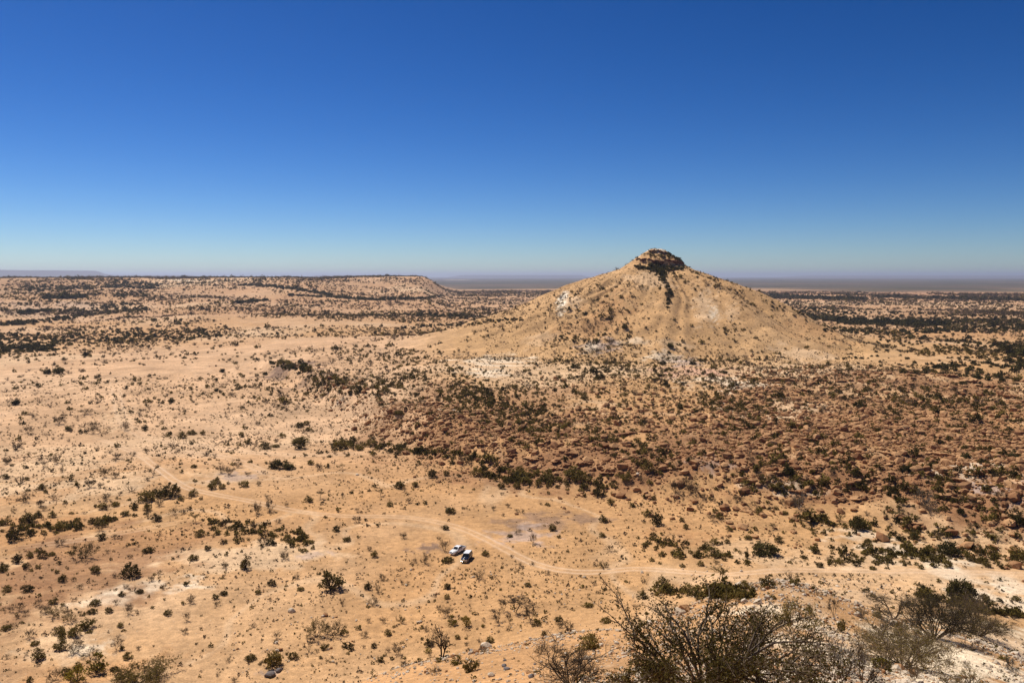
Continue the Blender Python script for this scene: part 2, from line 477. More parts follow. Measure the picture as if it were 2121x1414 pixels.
M_LEAF = plain_mat('olive_leaves', (.094, .072, .017), 0.8, 0.45, 5.0, (.150, .110, .028), trans=0.3, spec=0.08)
M_LEAF2 = plain_mat('yellow_green_leaves', (.15, .118, .014), 0.75, 0.35, 5.0, (.20, .15, .02), trans=0.25, spec=0.08)
M_LEAFD = plain_mat('dark_green_leaves', (.060, .051, .014), 0.75, 0.4, 5.0, (.085, .070, .02), trans=0.3, spec=0.08)
M_DRYL = plain_mat('dry_leaves', (.085, .060, .030), 0.9, 0.4, 5.0, (.12, .085, .042), spec=0.05)
M_TWIG = plain_mat('grey_brown_twigs', (.095, .066, .042), 0.9, 0.35, 8.0, (.14, .10, .066), spec=0.05)
M_BARK = plain_mat('dark_bark', (.062, .046, .034), 0.9, 0.35, 12.0, (.095, .072, .052))
M_GREYT = plain_mat('pale_grey_twigs', (.17, .145, .12), 0.9, 0.3, 8.0, (.22, .19, .16))
M_ROCK = rock_mat('brown_sandstone', (.24, .115, .052), (.47, .27, .13), (.12, .06, .032))
M_ROCKR = rock_mat('red_cliff_rock', (.10, .036, .020), (.18, .075, .038), (.06, .03, .02))
M_LIME = rock_mat('pale_limestone', (.45, .36, .26), (.62, .52, .40), (.33, .26, .19), 1.5)
M_GREYS = rock_mat('grey_stone', (.14, .12, .115), (.22, .19, .18), (.09, .08, .075), 2.0)

# ------------------------------------------------------------------ ground sheet
def build_ground():
    az = np.radians(np.concatenate([np.linspace(-180, -60, 31), np.linspace(-56, -40, 9), np.linspace(-38.5, 38.5, 640), np.linspace(40, 56, 9), np.linspace(60, 180, 31)]))
    r = np.concatenate([1 / np.linspace(1 / 40.0, 1 / 5000.0, 360), np.geomspace(1.5, 45000, 430), np.linspace(110, 440, 400)])
    r = np.unique(np.round(np.sort(r), 3))
    r = r[np.concatenate([[True], np.diff(r) > 0.05])]
    A, R = np.meshgrid(az, r)
    X = np.sin(A) * R; Y = np.cos(A) * R
    Z = ground_h(X, Y)
    # nothing of the sheet may rise between the lens and its own hill
    V = np.stack([X, Y, Z], -1).reshape(-1, 3)
    nr, nc = X.shape
    i = np.arange(nr * nc).reshape(nr, nc)
    q = np.stack([i[:-1, :-1], i[:-1, 1:], i[1:, 1:], i[1:, :-1]], -1).reshape(-1, 4)
    q = q[:, ::-1]
    me = new_mesh('ground', V, q, mats=[M_SOIL], smooth=True)
    add_attr(me, 'soil', soil(V[:, 0], V[:, 1]), 'FLOAT_COLOR')
    d = np.hypot(V[:, 0], V[:, 1])
    bush = sstep(1500, 3000, d) * (0.5 + 0.6 * fbm(V[:, 0] / 420.0, V[:, 1] / 420.0, 3, 95))
    add_attr(me, 'bush', np.clip(bush, 0, 1))
    o = link('ground', me); tag(o, kind='structure')
    return az, r, Z
G_AZ, G_R, G_Z = build_ground()

def mesh_z(x, y):
    a = np.arctan2(x, y); r = np.hypot(x, y)
    ia = np.clip(np.searchsorted(G_AZ, a) - 1, 0, len(G_AZ) - 2); ir = np.clip(np.searchsorted(G_R, r) - 1, 0, len(G_R) - 2)
    fa = (a - G_AZ[ia]) / (G_AZ[ia + 1] - G_AZ[ia]); fr = np.clip((r - G_R[ir]) / (G_R[ir + 1] - G_R[ir]), 0, 1)
    z = (G_Z[ir, ia] * (1 - fa) + G_Z[ir, ia + 1] * fa) * (1 - fr) + (G_Z[ir + 1, ia] * (1 - fa) + G_Z[ir + 1, ia + 1] * fa) * fr
    return z

def surf_z(x, y):
    x = np.asarray(x, float); y = np.asarray(y, float)
    z = mesh_z(x, y)
    near = np.hypot(x - HX, y - HY) < 215
    if near.any():
        z = z.copy()
        g = ground_h(x[near], y[near])
        z[near] = np.maximum(z[near], g + hill_bump(x[near], y[near]))
    return z

def build_hill():
    R = np.unique(np.concatenate([[0.0], np.linspace(0.6, 8, 14), np.linspace(8.2, 20, 60), np.linspace(20.6, 60, 60), np.linspace(61, 214, 150)]))
    ph = np.linspace(0, 2 * np.pi, 480, endpoint=False)
    Rg, Pg = np.meshgrid(R, ph, indexing='ij')
    X = HX + Rg * np.sin(Pg); Y = HY - Rg * np.cos(Pg)
    Z = ground_h(X, Y) + hill_bump(X, Y)
    V = np.stack([X, Y, Z], -1).reshape(-1, 3)
    nr, nc = X.shape
    i = np.arange(nr * nc).reshape(nr, nc); j = np.roll(i, -1, 1)
    q = np.stack([i[:-1], j[:-1], j[1:], i[1:]], -1).reshape(-1, 4)
    q = q[nc:, ::-1]
    tri = np.stack([np.full(nc, 0), i[1], j[1]], -1)[:, ::-1]
    me = new_mesh('hill', V, q, tri, mats=[M_SOIL], smooth=True)
    c = soil(V[:, 0], V[:, 1])
    add_attr(me, 'soil', c, 'FLOAT_COLOR'); add_attr(me, 'bush', np.zeros(len(V)))
    o = link('cone_hill', me)
    tag(o, 'pale sandy cone hill with a dark rock band below its flat top', kind='structure')
build_hill()

# ------------------------------------------------------------------ dirt tracks
def smooth_path(pts, step=1.5):
    pts = np.asarray(pts, float)
    for _ in range(3):
        a = 0.75 * pts[:-1] + 0.25 * pts[1:]; b = 0.25 * pts[:-1] + 0.75 * pts[1:]
        m = np.empty((2 * len(a), 2)); m[0::2] = a; m[1::2] = b
        pts = np.concatenate([pts[:1], m, pts[-1:]])
    s = np.concatenate([[0], np.cumsum(np.hypot(*np.diff(pts, axis=0).T))])
    t = np.linspace(0, s[-1], max(int(s[-1] / step), 8))
    return np.stack([np.interp(t, s, pts[:, 0]), np.interp(t, s, pts[:, 1])], -1)

def build_track(name, px_pts, width, wear, label):
    P = cast([p[0] for p in px_pts], [p[1] for p in px_pts])
    P = smooth_path(P[~np.isnan(P).any(1)][:, :2])
    T = np.gradient(P, axis=0); T /= np.linalg.norm(T, axis=1, keepdims=True) + 1e-9
    N = np.stack([-T[:, 1], T[:, 0]], -1)
    u = np.linspace(-1, 1, 13)
    X = P[:, None, 0] + N[:, None, 0] * u * width / 2; Y = P[:, None, 1] + N[:, None, 1] * u * width / 2
    rut = -0.05 * np.exp(-((np.abs(u) - 0.42) / 0.16) ** 2)
    Z = surf_z(X, Y) + 0.10 - 0.14 * np.abs(u) ** 4 + rut
    V = np.stack([X, Y, Z], -1).reshape(-1, 3)
    n, m = X.shape
    i = np.arange(n * m).reshape(n, m)
    q = np.stack([i[:-1, :-1], i[:-1, 1:], i[1:, 1:], i[1:, :-1]], -1).reshape(-1, 4)[:, ::-1]
    me = new_mesh(name, V, q, mats=[M_TRACK], smooth=True)
    nz = new_z = None
    add_attr(me, 'soil', soil(V[:, 0], V[:, 1]), 'FLOAT_COLOR')
    add_attr(me, 'across', np.tile(u, n))
    ends = np.minimum(np.arange(n), np.arange(n)[::-1]) / 8.0
    w = wear * np.clip(ends, 0, 1) * (0.85 + 0.5 * fbm(np.arange(n) / 14.0, np.zeros(n), 3, 97))
    add_attr(me, 'wear', np.repeat(np.clip(w, 0, 1), m))
    if me.polygons[0].normal.z < 0: me.flip_normals()
    o = link(name, me); tag(o, label, kind='structure')
    return P

TRACK = build_track('dirt_track', [(186, 903), (225, 915), (262, 931), (296, 946), (320, 965), (345, 985), (368, 1000), (395, 1014), (432, 1021), (500, 1034), (560, 1048), (620, 1060),
    (700, 1069), (780, 1069), (860, 1072), (930, 1085), (990, 1107), (1050, 1140), (1100, 1166), (1150, 1180), (1210, 1186), (1262, 1183), (1310, 1177), (1380, 1180), (1440, 1186), (1490, 1192),
    (1540, 1188), (1610, 1180), (1700, 1181), (1800, 1183), (1950, 1184), (2070, 1187), (2180, 1191)], 3.4, 0.62, 'main twin-rut dirt track winding past the parked cars')
build_track('dirt_track', [(296, 946), (330, 936), (400, 936), (460, 945), (510, 960), (556, 983), (610, 992)], 5.0, 0.5, 'faint track leaving the main dirt track in the left plain')
build_track('dirt_track', [(235, 790), (243, 825), (248, 855), (262, 885), (300, 905), (330, 915), (420, 922), (520, 938), (640, 944), (800, 936)], 6.5, 0.42, 'faint pale track crossing the left plain above the main track')
build_track('dirt_track', [(1030, 745), (1090, 755), (1160, 757), (1230, 758), (1285, 772), (1318, 788)], 5.0, 0.6, 'pale path along the left foot of the cone hill')
build_track('dirt_track', [(1560, 764), (1620, 762), (1670, 753), (1730, 742)], 7.0, 0.5, 'pale path along the right foot of the cone hill')
build_track('dirt_track', [(1290, 850), (1340, 858), (1430, 858), (1520, 862), (1600, 868), (1660, 856), (1700, 850)], 6.0, 0.5, 'pale path through the scrub in front of the cone hill')
build_track('dirt_track', [(425, 1071), (350, 1085), (270, 1100), (180, 1117), (60, 1132), (-40, 1140)], 4.0, 0.4, 'faint worn track across the lower left plain')

# ------------------------------------------------------------------ far mesas
def build_mesa(name, ring, top, label):
    """ring: base outline; lofted to a ragged flat top"""
    ring = np.asarray(ring, float); n = len(ring)
    c = ring.mean(0)
    lv = [(1.0, -3.0), (0.93, 0.28 * top), (0.86, 0.62 * top), (0.82, 0.93 * top), (0.80, top), (0.4, top * 1.01)]
    V = []
    for s, z in lv:
        p = c + (ring - c) * s
        wob = fbm(p[:, 0] / 500.0, p[:, 1] / 500.0, 3, 99)
        V.append(np.stack([p[:, 0] + 160 * wob * (z > 0), p[:, 1] + 160 * wob * (z > 0), np.full(n, z) + 0.03 * top * wob * (z > 0)], -1))
    V = np.concatenate(V)
    i = np.arange(len(lv) * n).reshape(len(lv), n); j = np.roll(i, -1, 1)
    q = np.stack([i[:-1], j[:-1], j[1:], i[1:]], -1).reshape(-1, 4)
    V = np.concatenate([V, [[c[0], c[1], top]]])
    t = np.stack([i[-1], j[-1], np.full(n, len(V) - 1)], -1)
    me = new_mesh(name, V, q, t, mats=[M_FAR], smooth=False)
    o = link(name, me); tag(o, label, kind='structure')
M_FAR = rock_mat('far_hill_rock', (.10, .075, .06), (.16, .115, .085), (.08, .065, .05), 0.002)
def px_at(px, y_world):
    d = px_dir(px, 572.0)
    return d[0] / d[1] * y_world
def blob(x0, x1, y0, y1, n=64, seed=1):
    t = np.linspace(0, 2 * np.pi, n, endpoint=False)
    rr = 1 + 0.25 * fbm(np.cos(t) * 2, np.sin(t) * 2, 3, seed)
    ex = np.sign(np.cos(t)) * np.abs(np.cos(t)) ** 0.6; ey = np.sign(np.sin(t)) * np.abs(np.sin(t)) ** 0.6
    return np.stack([(x0 + x1) / 2 + (x1 - x0) / 2 * ex * rr, (y0 + y1) / 2 + (y1 - y0) / 2 * ey * rr], -1)
build_mesa('mesa', blob(px_at(-700, 15000), px_at(195, 15000), 13500, 18000, seed=3), 160.0, 'hazy flat-topped mesa on the far left horizon')
build_mesa('mesa', blob(px_at(-300, 16000), px_at(420, 16000), 14500, 17500, seed=9), 66.0, 'low hazy ridge below the mesa on the left horizon')
build_mesa('hills', blob(px_at(930, 26000), px_at(1230, 26000), 24000, 28000, seed=5), 84.0, 'faint blue hills on the horizon left of the cone hill')
build_mesa('hills', blob(px_at(640, 24000), px_at(800, 24000), 22500, 25500, seed=6), 70.0, 'faint low hill on the horizon behind the left plateau')
build_mesa('hills', blob(px_at(1620, 26000), px_at(2500, 26000), 24500, 29000, seed=7), 70.0, 'faint low rise on the right horizon')

# ------------------------------------------------------------------ haze
def build_haze():
    h = 47500.0; z0, z1 = -6.0, 190.0
    V = [(sx * h, sy * h, z) for z in (z0, z1) for sx, sy in ((-1, -1), (1, -1), (1, 1), (-1, 1))]
    F = [(0, 3, 2, 1), (4, 5, 6, 7), (0, 1, 5, 4), (1, 2, 6, 5), (2, 3, 7, 6), (3, 0, 4, 7)]
    m = bpy.data.materials.new('haze'); m.use_nodes = True
    t = m.node_tree; t.nodes.clear()
    out = t.nodes.new('ShaderNodeOutputMaterial'); v = t.nodes.new('ShaderNodeVolumePrincipled')
    v.inputs['Color'].default_value = HAZE_COLOR + (1.0,)
    v.inputs['Density'].default_value = HAZE_DENSITY
    v.inputs['Anisotropy'].default_value = 0.35
    t.links.new(v.outputs[0], out.inputs['Volume'])
    m.cycles.homogeneous_volume = True if hasattr(m.cycles, 'homogeneous_volume') else True
    me = new_mesh('haze', V, F, mats=[m])
    o = link('haze', me); tag(o, 'thin bluish dust haze over the far plain', kind='stuff')
build_haze()

# ------------------------------------------------------------------ plant and rock shapes
def tubes(segs, sides=3):
    """segs: (n,8) p0 p1 r0 r1 -> verts, quads"""
    segs = np.asarray(segs, float)
    p0, p1, r0, r1 = segs[:, :3], segs[:, 3:6], segs[:, 6], segs[:, 7]
    d = p1 - p0; d /= np.linalg.norm(d, axis=1, keepdims=True) + 1e-9
    ref = np.where(np.abs(d[:, 2:3]) < 0.9, np.array([[0, 0, 1.0]]), np.array([[1.0, 0, 0]]))
    a = np.cross(d, ref); a /= np.linalg.norm(a, axis=1, keepdims=True) + 1e-9
    b = np.cross(d, a)
    t = np.arange(sides) * 2 * np.pi / sides
    off = a[:, None] * np.cos(t)[None, :, None] + b[:, None] * np.sin(t)[None, :, None]
    V = np.concatenate([p0[:, None] + off * r0[:, None, None], p1[:, None] + off * r1[:, None, None]], 1)
    n = len(segs)
    base = np.arange(n)[:, None] * 2 * sides
    k = np.arange(sides); k2 = (k + 1) % sides
    Q = np.stack([base + k, base + k2, base + sides + k2, base + sides + k], -1).reshape(-1, 4)
    return V.reshape(-1, 3), Q

def cards(c, s, rng, flat=0.0, aspect=0.55):
    n = len(c)
    u = rng.normal(size=(n, 3)); u[:, 2] *= (1 - flat); u /= np.linalg.norm(u, axis=1, keepdims=True) + 1e-9
    w = rng.normal(size=(n, 3)); w[:, 2] *= (1 - flat)
    w -= u * (w * u).sum(1, keepdims=True); w /= np.linalg.norm(w, axis=1, keepdims=True) + 1e-9
    s = np.broadcast_to(np.asarray(s, float), (n,))[:, None]
    V = np.stack([c - u * s, c + w * s * aspect, c + u * s, c - w * s * aspect], 1).reshape(-1, 3)
    Q = np.arange(n * 4).reshape(n, 4)
    return V, Q

def grow(rng, stems, levels, spread, length, r0, rise=0.25, kids=(3, 5), taper=0.62, jitter=0.35, steps=3, shrink=0.62, flat=0.0, rmin=0.004, wild=0.75):
    """recursive branching -> segments, twig points. Unit: metres."""
    segs = []; tips = []
    def branch(p, d, L, r, lev):
        q = p.copy()
        for s in range(steps):
            d = d + rng.normal(size=3) * jitter / steps * 1.4
            d[2] += rise / steps - flat * max(0, d[2]) * 0.3
            d = d / np.linalg.norm(d)
            e = q + d * L / steps
            ra = max(r * (1 - (1 - taper) * s / steps), rmin); rb = max(r * (1 - (1 - taper) * (s + 1) / steps), rmin)
            segs.append((*q, *e, ra, rb))
            q = e
            if lev > 0 and (s > 0 or lev < levels):
                m = rng.integers(kids[0], kids[1] + 1)
                m = max(1, int(round(m / (steps - 1))))
                for _ in range(m):
                    nd = d + rng.normal(size=3) * wild
                    nd[2] += 0.1
                    nd /= np.linalg.norm(nd)
                    branch(q, nd, L * shrink * rng.uniform(0.7, 1.2), max(r * 0.55, rmin), lev - 1)
            if lev <= 1: tips.append(q.copy())
        tips.append(q)
    for k in range(stems):
        a = 2 * np.pi * (k + rng.uniform(-.4, .4)) / stems
        t = spread * rng.uniform(0.35, 1.15)
        d = np.array([math.cos(a) * t, math.sin(a) * t, 1.0]); d /= np.linalg.norm(d)
        branch(np.array([math.cos(a), math.sin(a), 0]) * 0.04 * length + np.array([0, 0, -0.05 * length]), d, length * rng.uniform(0.75, 1.15), r0 * rng.uniform(.7, 1.1), levels)
    return np.array(segs), np.array(tips)

def norm_unit(arrs, flatten_h=None):
    """scale arrays of points so that the plan width is 1, base at z=0"""
    P = np.concatenate([a for a in arrs if len(a)])
    w = 0.5 * (np.percentile(P[:, 0], 98) - np.percentile(P[:, 0], 2) + np.percentile(P[:, 1], 98) - np.percentile(P[:, 1], 2))
    return 1.0 / w

def shrub_green(seed, n_clump=22, per=26, h=0.72, leaf=0.045, mats=None, openness=0.25):
    rng = np.random.default_rng(seed)
    C_ = []
    for _ in range(n_clump):
        a = rng.uniform(0, 2 * np.pi); e = rng.uniform(0.05, 1.0)
        rr = 0.40 * math.sqrt(max(0.02, 1 - e * e)) * rng.uniform(0.65, 1.15) + 0.04
        C_.append((math.cos(a) * rr, math.sin(a) * rr, h * (0.16 + 0.72 * e) * rng.uniform(0.75, 1.15)))
    C_ = np.array(C_)
    pts = []
    for c in C_:
        s = rng.uniform(0.065, 0.125)
        pts.append(c + rng.normal(size=(per, 3)) * np.array([s, s, s * 0.8]) * 0.75)
    fill = rng.uniform(-1, 1, size=(int(n_clump * per * openness), 3)) * np.array([.34, .34, .3 * h]) + np.array([0, 0, .32 * h])
    pts = np.concatenate(pts + [fill]); pts[:, 2] = np.maximum(pts[:, 2], 0.02)
    V1, Q1 = cards(pts, rng.uniform(0.6, 1.4, len(pts)) * leaf, rng)
    segs = np.array([(*(c * .05), *(c * 0.9), 0.016, 0.006) for c in C_] + [(*(c * .5 + np.array([0, 0, .02])), *(c * 1.12 + rng.normal(size=3) * .06), 0.007, 0.003) for c in C_])
    V2, Q2 = tubes(segs)
    V = np.concatenate([V1, V2]); Q = np.concatenate([Q1, Q2 + len(V1)])
    return new_mesh('green_shrub', V, Q, mats=mats or [M_LEAF, M_BARK], qmat=np.r_[np.zeros(len(Q1)), np.ones(len(Q2))])

def bush_dry(seed, stems=9, levels=2, leaves=0.5, mats=None, spread=0.9, thick=0.013, kids=(2, 4), h=0.8, flat=0.0):
    rng = np.random.default_rng(seed)
    segs, tips = grow(rng, stems, levels, spread, 0.42, thick, rise=0.3, kids=kids, rmin=thick * 0.36, flat=flat)
    s = norm_unit([segs[:, :3], segs[:, 3:6]])
    segs[:, :6] *= s; tips = tips * s
    zmax = np.percentile(tips[:, 2], 96)
    k = h / zmax
    segs[:, 2] *= k; segs[:, 5] *= k; tips[:, 2] *= k
    V2, Q2 = tubes(segs)
    sel = tips[rng.random(len(tips)) < leaves]
    pts = np.repeat(sel, 3, 0) + rng.normal(size=(len(sel) * 3, 3)) * 0.035
    pts[:, 2] = np.maximum(pts[:, 2], 0.03)
    if len(pts):
        V1, Q1 = cards(pts, rng.uniform(0.012, 0.028, len(pts)), rng)
        V = np.concatenate([V2, V1]); Q = np.concatenate([Q2, Q1 + len(V2)]); mi = np.r_[np.zeros(len(Q2)), np.ones(len(Q1))]
    else:
        V, Q, mi = V2, Q2, np.zeros(len(Q2))
    return new_mesh('dry_bush', V, Q, mats=mats or [M_TWIG, M_DRYL], qmat=mi)

def acacia_parts(seed, h=0.75, leaves=1.0, thick=0.02, levels=3, stems=2, spread=0.55, leaf=0.016, per=4, crown_lo=0.5, kids=(2, 3)):
    """flat-topped thorn tree, plan width 1 -> (trunk verts/quads, crown verts/quads)"""
    rng = np.random.default_rng(seed)
    segs, tips = grow(rng, stems, levels, spread, 0.55, thick, rise=0.12, kids=kids, rmin=thick * 0.2, jitter=0.4, shrink=0.72)
    s = norm_unit([segs[:, :3], segs[:, 3:6]])
    segs[:, :6] *= s; tips = tips * s
    # press the crown into an umbrella
    zt = np.percentile(tips[:, 2], 92)
    def press(z):
        z = z / zt
        return np.where(z > 0.55, 0.55 + (z - 0.55) * 0.62 + 0.13, z + 0.13 * np.clip(z / 0.55, 0, 1)) * h * 1.05
    segs[:, 2] = press(segs[:, 2]); segs[:, 5] = press(segs[:, 5]); tips[:, 2] = press(tips[:, 2])
    tips = tips[tips[:, 2] > crown_lo * h]
    V2, Q2 = tubes(segs, 4)
    sel = tips[rng.random(len(tips)) < leaves]
    pts = np.repeat(sel, per, 0) + rng.normal(size=(len(sel) * per, 3)) * np.array([.045, .045, .02])
    V1, Q1 = cards(pts, rng.uniform(0.6, 1.4, len(pts)) * leaf, rng, flat=0.4)
    return (V2, Q2), (V1, Q1)

def acacia_mesh(seed, mats, **kw):
    (V2, Q2), (V1, Q1) = acacia_parts(seed, **kw)
    return new_mesh('trunk', V2, Q2, mats=mats[:1]), new_mesh('crown', V1, Q1, mats=mats[1:])

import bmesh
def rock_mesh(seed, mat, flat=0.55, cuts=9, sub=2, rough=0.12):
    rng = np.random.default_rng(seed)
    bm = bmesh.new()
    bmesh.ops.create_icosphere(bm, subdivisions=sub, radius=0.5)
    co = np.array([v.co for v in bm.verts])
    co[:, 0] *= rng.uniform(0.85, 1.15); co[:, 1] *= rng.uniform(0.7, 1.0)
    for _ in range(cuts):                       # flatten against random planes: angular faces
        nrm = rng.normal(size=3); nrm[2] *= 0.7; nrm /= np.linalg.norm(nrm)
        lim = rng.uniform(0.26, 0.40)
        dd = co @ nrm - lim
        co -= np.outer(np.maximum(dd, 0) * 0.92, nrm)
    co += rng.normal(size=co.shape) * rough * 0.12
    co[:, 2] *= flat / 0.7
    for v, c in zip(bm.verts, co): v.co = c
    me = bpy.data.meshes.new('rock'); bm.to_mesh(me); bm.free()
    me.materials.append(mat)
    return me

def slab_mesh(seed, mat, n=22, depth=0.55, thick=0.16):
    """ledge: ragged sheet of rock with an overhanging broken front (front is -y), length 1"""
    rng = np.random.default_rng(seed)
    x = np.linspace(-0.5, 0.5, n)
    env = np.clip(1 - (np.abs(x) / 0.5) ** 3, 0.05, 1)
    fy = -0.5 * depth * env + rng.normal(size=n) * 0.030 + 0.05 * np.sin(x * 9 + seed)
    zt = thick * env * (1 + 0.25 * rng.normal(size=n) * 0.6) + 0.01
    lay = [(0.06, -0.15), (0.05, 0.25), (0.025, 0.55), (-0.012, 0.72), (0.0, 0.97), (0.03, 1.04), (0.16, 1.02), (0.5 * depth, 0.75), (depth, 0.1), (depth * 1.15, -0.3)]
    V = []
    for dy, fz in lay:
        V.append(np.stack([x * (1 + 0.02 * rng.normal()), fy + dy + rng.normal(size=n) * 0.010, zt * fz + rng.normal(size=n) * 0.006], -1))
    V = np.concatenate(V); m = len(lay)
    i = np.arange(m * n).reshape(m, n)
    q = np.stack([i[:-1, :-1], i[:-1, 1:], i[1:, 1:], i[1:, :-1]], -1).reshape(-1, 4)
    return new_mesh('rock_ledge', V, q, mats=[mat])

G_MESH = [shrub_green(100 + i, 20 + 3 * (i % 3), 30, h=(0.62, 0.75, 0.85, 0.68, 0.72, 0.58)[i % 6]) for i in range(6)]
GY_MESH = [shrub_green(140 + i, 20, 28, h=0.8, mats=[M_LEAF2, M_BARK]) for i in range(3)]
GD_MESH = [shrub_green(160 + i, 26, 34, h=0.66, mats=[M_LEAFD, M_BARK], openness=0.5) for i in range(3)]
D_MESH = [bush_dry(200 + i, stems=8 + i % 4, leaves=0.55, thick=0.014) for i in range(6)]
DG_MESH = [bush_dry(230 + i, stems=9, leaves=1.0, mats=[M_TWIG, M_LEAF], thick=0.014) for i in range(4)]
GR_MESH = [bush_dry(260 + i, stems=9, leaves=0.8, mats=[M_GREYT, M_DRYL], thick=0.013, spread=1.1) for i in range(3)]
A_MESH = [acacia_mesh(300 + i, [M_BARK, M_LEAF], thick=0.03, per=3, leaf=0.03, levels=2, kids=(3, 4)) for i in range(3)]
AD_MESH = [acacia_mesh(320 + i, [M_BARK, M_DRYL], thick=0.026, leaves=0.5, per=2, leaf=0.018, levels=3, stems=3) for i in range(3)]
R_MESH = [rock_mesh(400 + i, M_ROCK, flat=(0.45, 0.55, 0.36)[i % 3], cuts=14, rough=0.3) for i in range(8)]
L_MESH = [rock_mesh(430 + i, M_LIME, flat=0.5) for i in range(5)]
GS_MESH = [rock_mesh(450 + i, M_GREYS, flat=0.42, cuts=7) for i in range(3)]
S_MESH = [slab_mesh(470 + i, M_ROCK) for i in range(6)]

# low-detail forms for the uncountable mass
FG_MESH = [shrub_green(500 + i, 10, 11, h=0.62, leaf=0.10) for i in range(3)]
FD_MESH = [bush_dry(520 + i, stems=8, levels=1, leaves=1.0, thick=0.032, mats=[M_TWIG, M_DRYL]) for i in range(3)]
FK_MESH = [shrub_green(540 + i, 9, 10, h=0.55, leaf=0.11, mats=[M_LEAFD, M_BARK], openness=0.5) for i in range(2)]
T_MESH = [shrub_green(560 + i, 5, 6, h=0.6, leaf=0.15, mats=[(M_DRYL, M_TWIG, M_LEAF)[i], M_TWIG]) for i in range(3)]
FR_MESH = [rock_mesh(580 + i, M_ROCK, flat=0.42, sub=1, cuts=14, rough=0.3) for i in range(4)]
FL_MESH = [rock_mesh(590 + i, M_LIME, flat=0.5, sub=1) for i in range(3)]

def scatter_stuff(name, protos, P, scl, label, hs=None, seed=1, tilt=0.0):
    """one object: points carrying instances of the given forms"""
    rng = np.random.default_rng(seed)
    n = len(P)
    me = bpy.data.meshes.new(name)
    me.vertices.add(n); me.vertices.foreach_set('co', np.asarray(P, np.float32).ravel())
    hs = np.ones(n) if hs is None else hs
    a = me.attributes.new('inst_scale', 'FLOAT_VECTOR', 'POINT')
    a.data.foreach_set('vector', np.stack([scl, scl, scl * hs], -1).astype(np.float32).ravel())
    a = me.attributes.new('inst_rot', 'FLOAT_VECTOR', 'POINT')
    a.data.foreach_set('vector', np.stack([rng.normal(size=n) * tilt, rng.normal(size=n) * tilt, rng.uniform(0, 6.283, n)], -1).astype(np.float32).ravel())
    add_attr(me, 'inst_id', rng.integers(0, len(protos), n), 'INT')
    o = link(name, me); tag(o, label, kind='stuff')
    ng = bpy.data.node_groups.new(name + '_scatter', 'GeometryNodeTree')
    ng.interface.new_socket('Geometry', in_out='INPUT', socket_type='NodeSocketGeometry')
    ng.interface.new_socket('Geometry', in_out='OUTPUT', socket_type='NodeSocketGeometry')
    N = ng.nodes; L = ng.links
    gi = N.new('NodeGroupInput'); go = N.new('NodeGroupOutput')
    jn = N.new('GeometryNodeJoinGeometry')
    for me_p in reversed(protos):
        po = bpy.data.objects.new(name + '_form', me_p)
        oi = N.new('GeometryNodeObjectInfo'); oi.inputs['Object'].default_value = po
        oi.inputs['As Instance'].default_value = True
        L.new(oi.outputs['Geometry'], jn.inputs[0])
    iop = N.new('GeometryNodeInstanceOnPoints')
    L.new(gi.outputs[0], iop.inputs['Points']); L.new(jn.outputs[0], iop.inputs['Instance'])
    iop.inputs['Pick Instance'].default_value = True
    def na(nm, t):
        x = N.new('GeometryNodeInputNamedAttribute'); x.data_type = t; x.inputs['Name'].default_value = nm
        return x.outputs['Attribute']
    L.new(na('inst_id', 'INT'), iop.inputs['Instance Index'])
    L.new(na('inst_scale', 'FLOAT_VECTOR'), iop.inputs['Scale'])
    e2r = N.new('FunctionNodeEulerToRotation'); L.new(na('inst_rot', 'FLOAT_VECTOR'), e2r.inputs[0]); L.new(e2r.outputs[0], iop.inputs['Rotation'])
    L.new(iop.outputs[0], go.inputs[0])
    md = o.modifiers.new('scatter', 'NODES'); md.node_group = ng
    return o

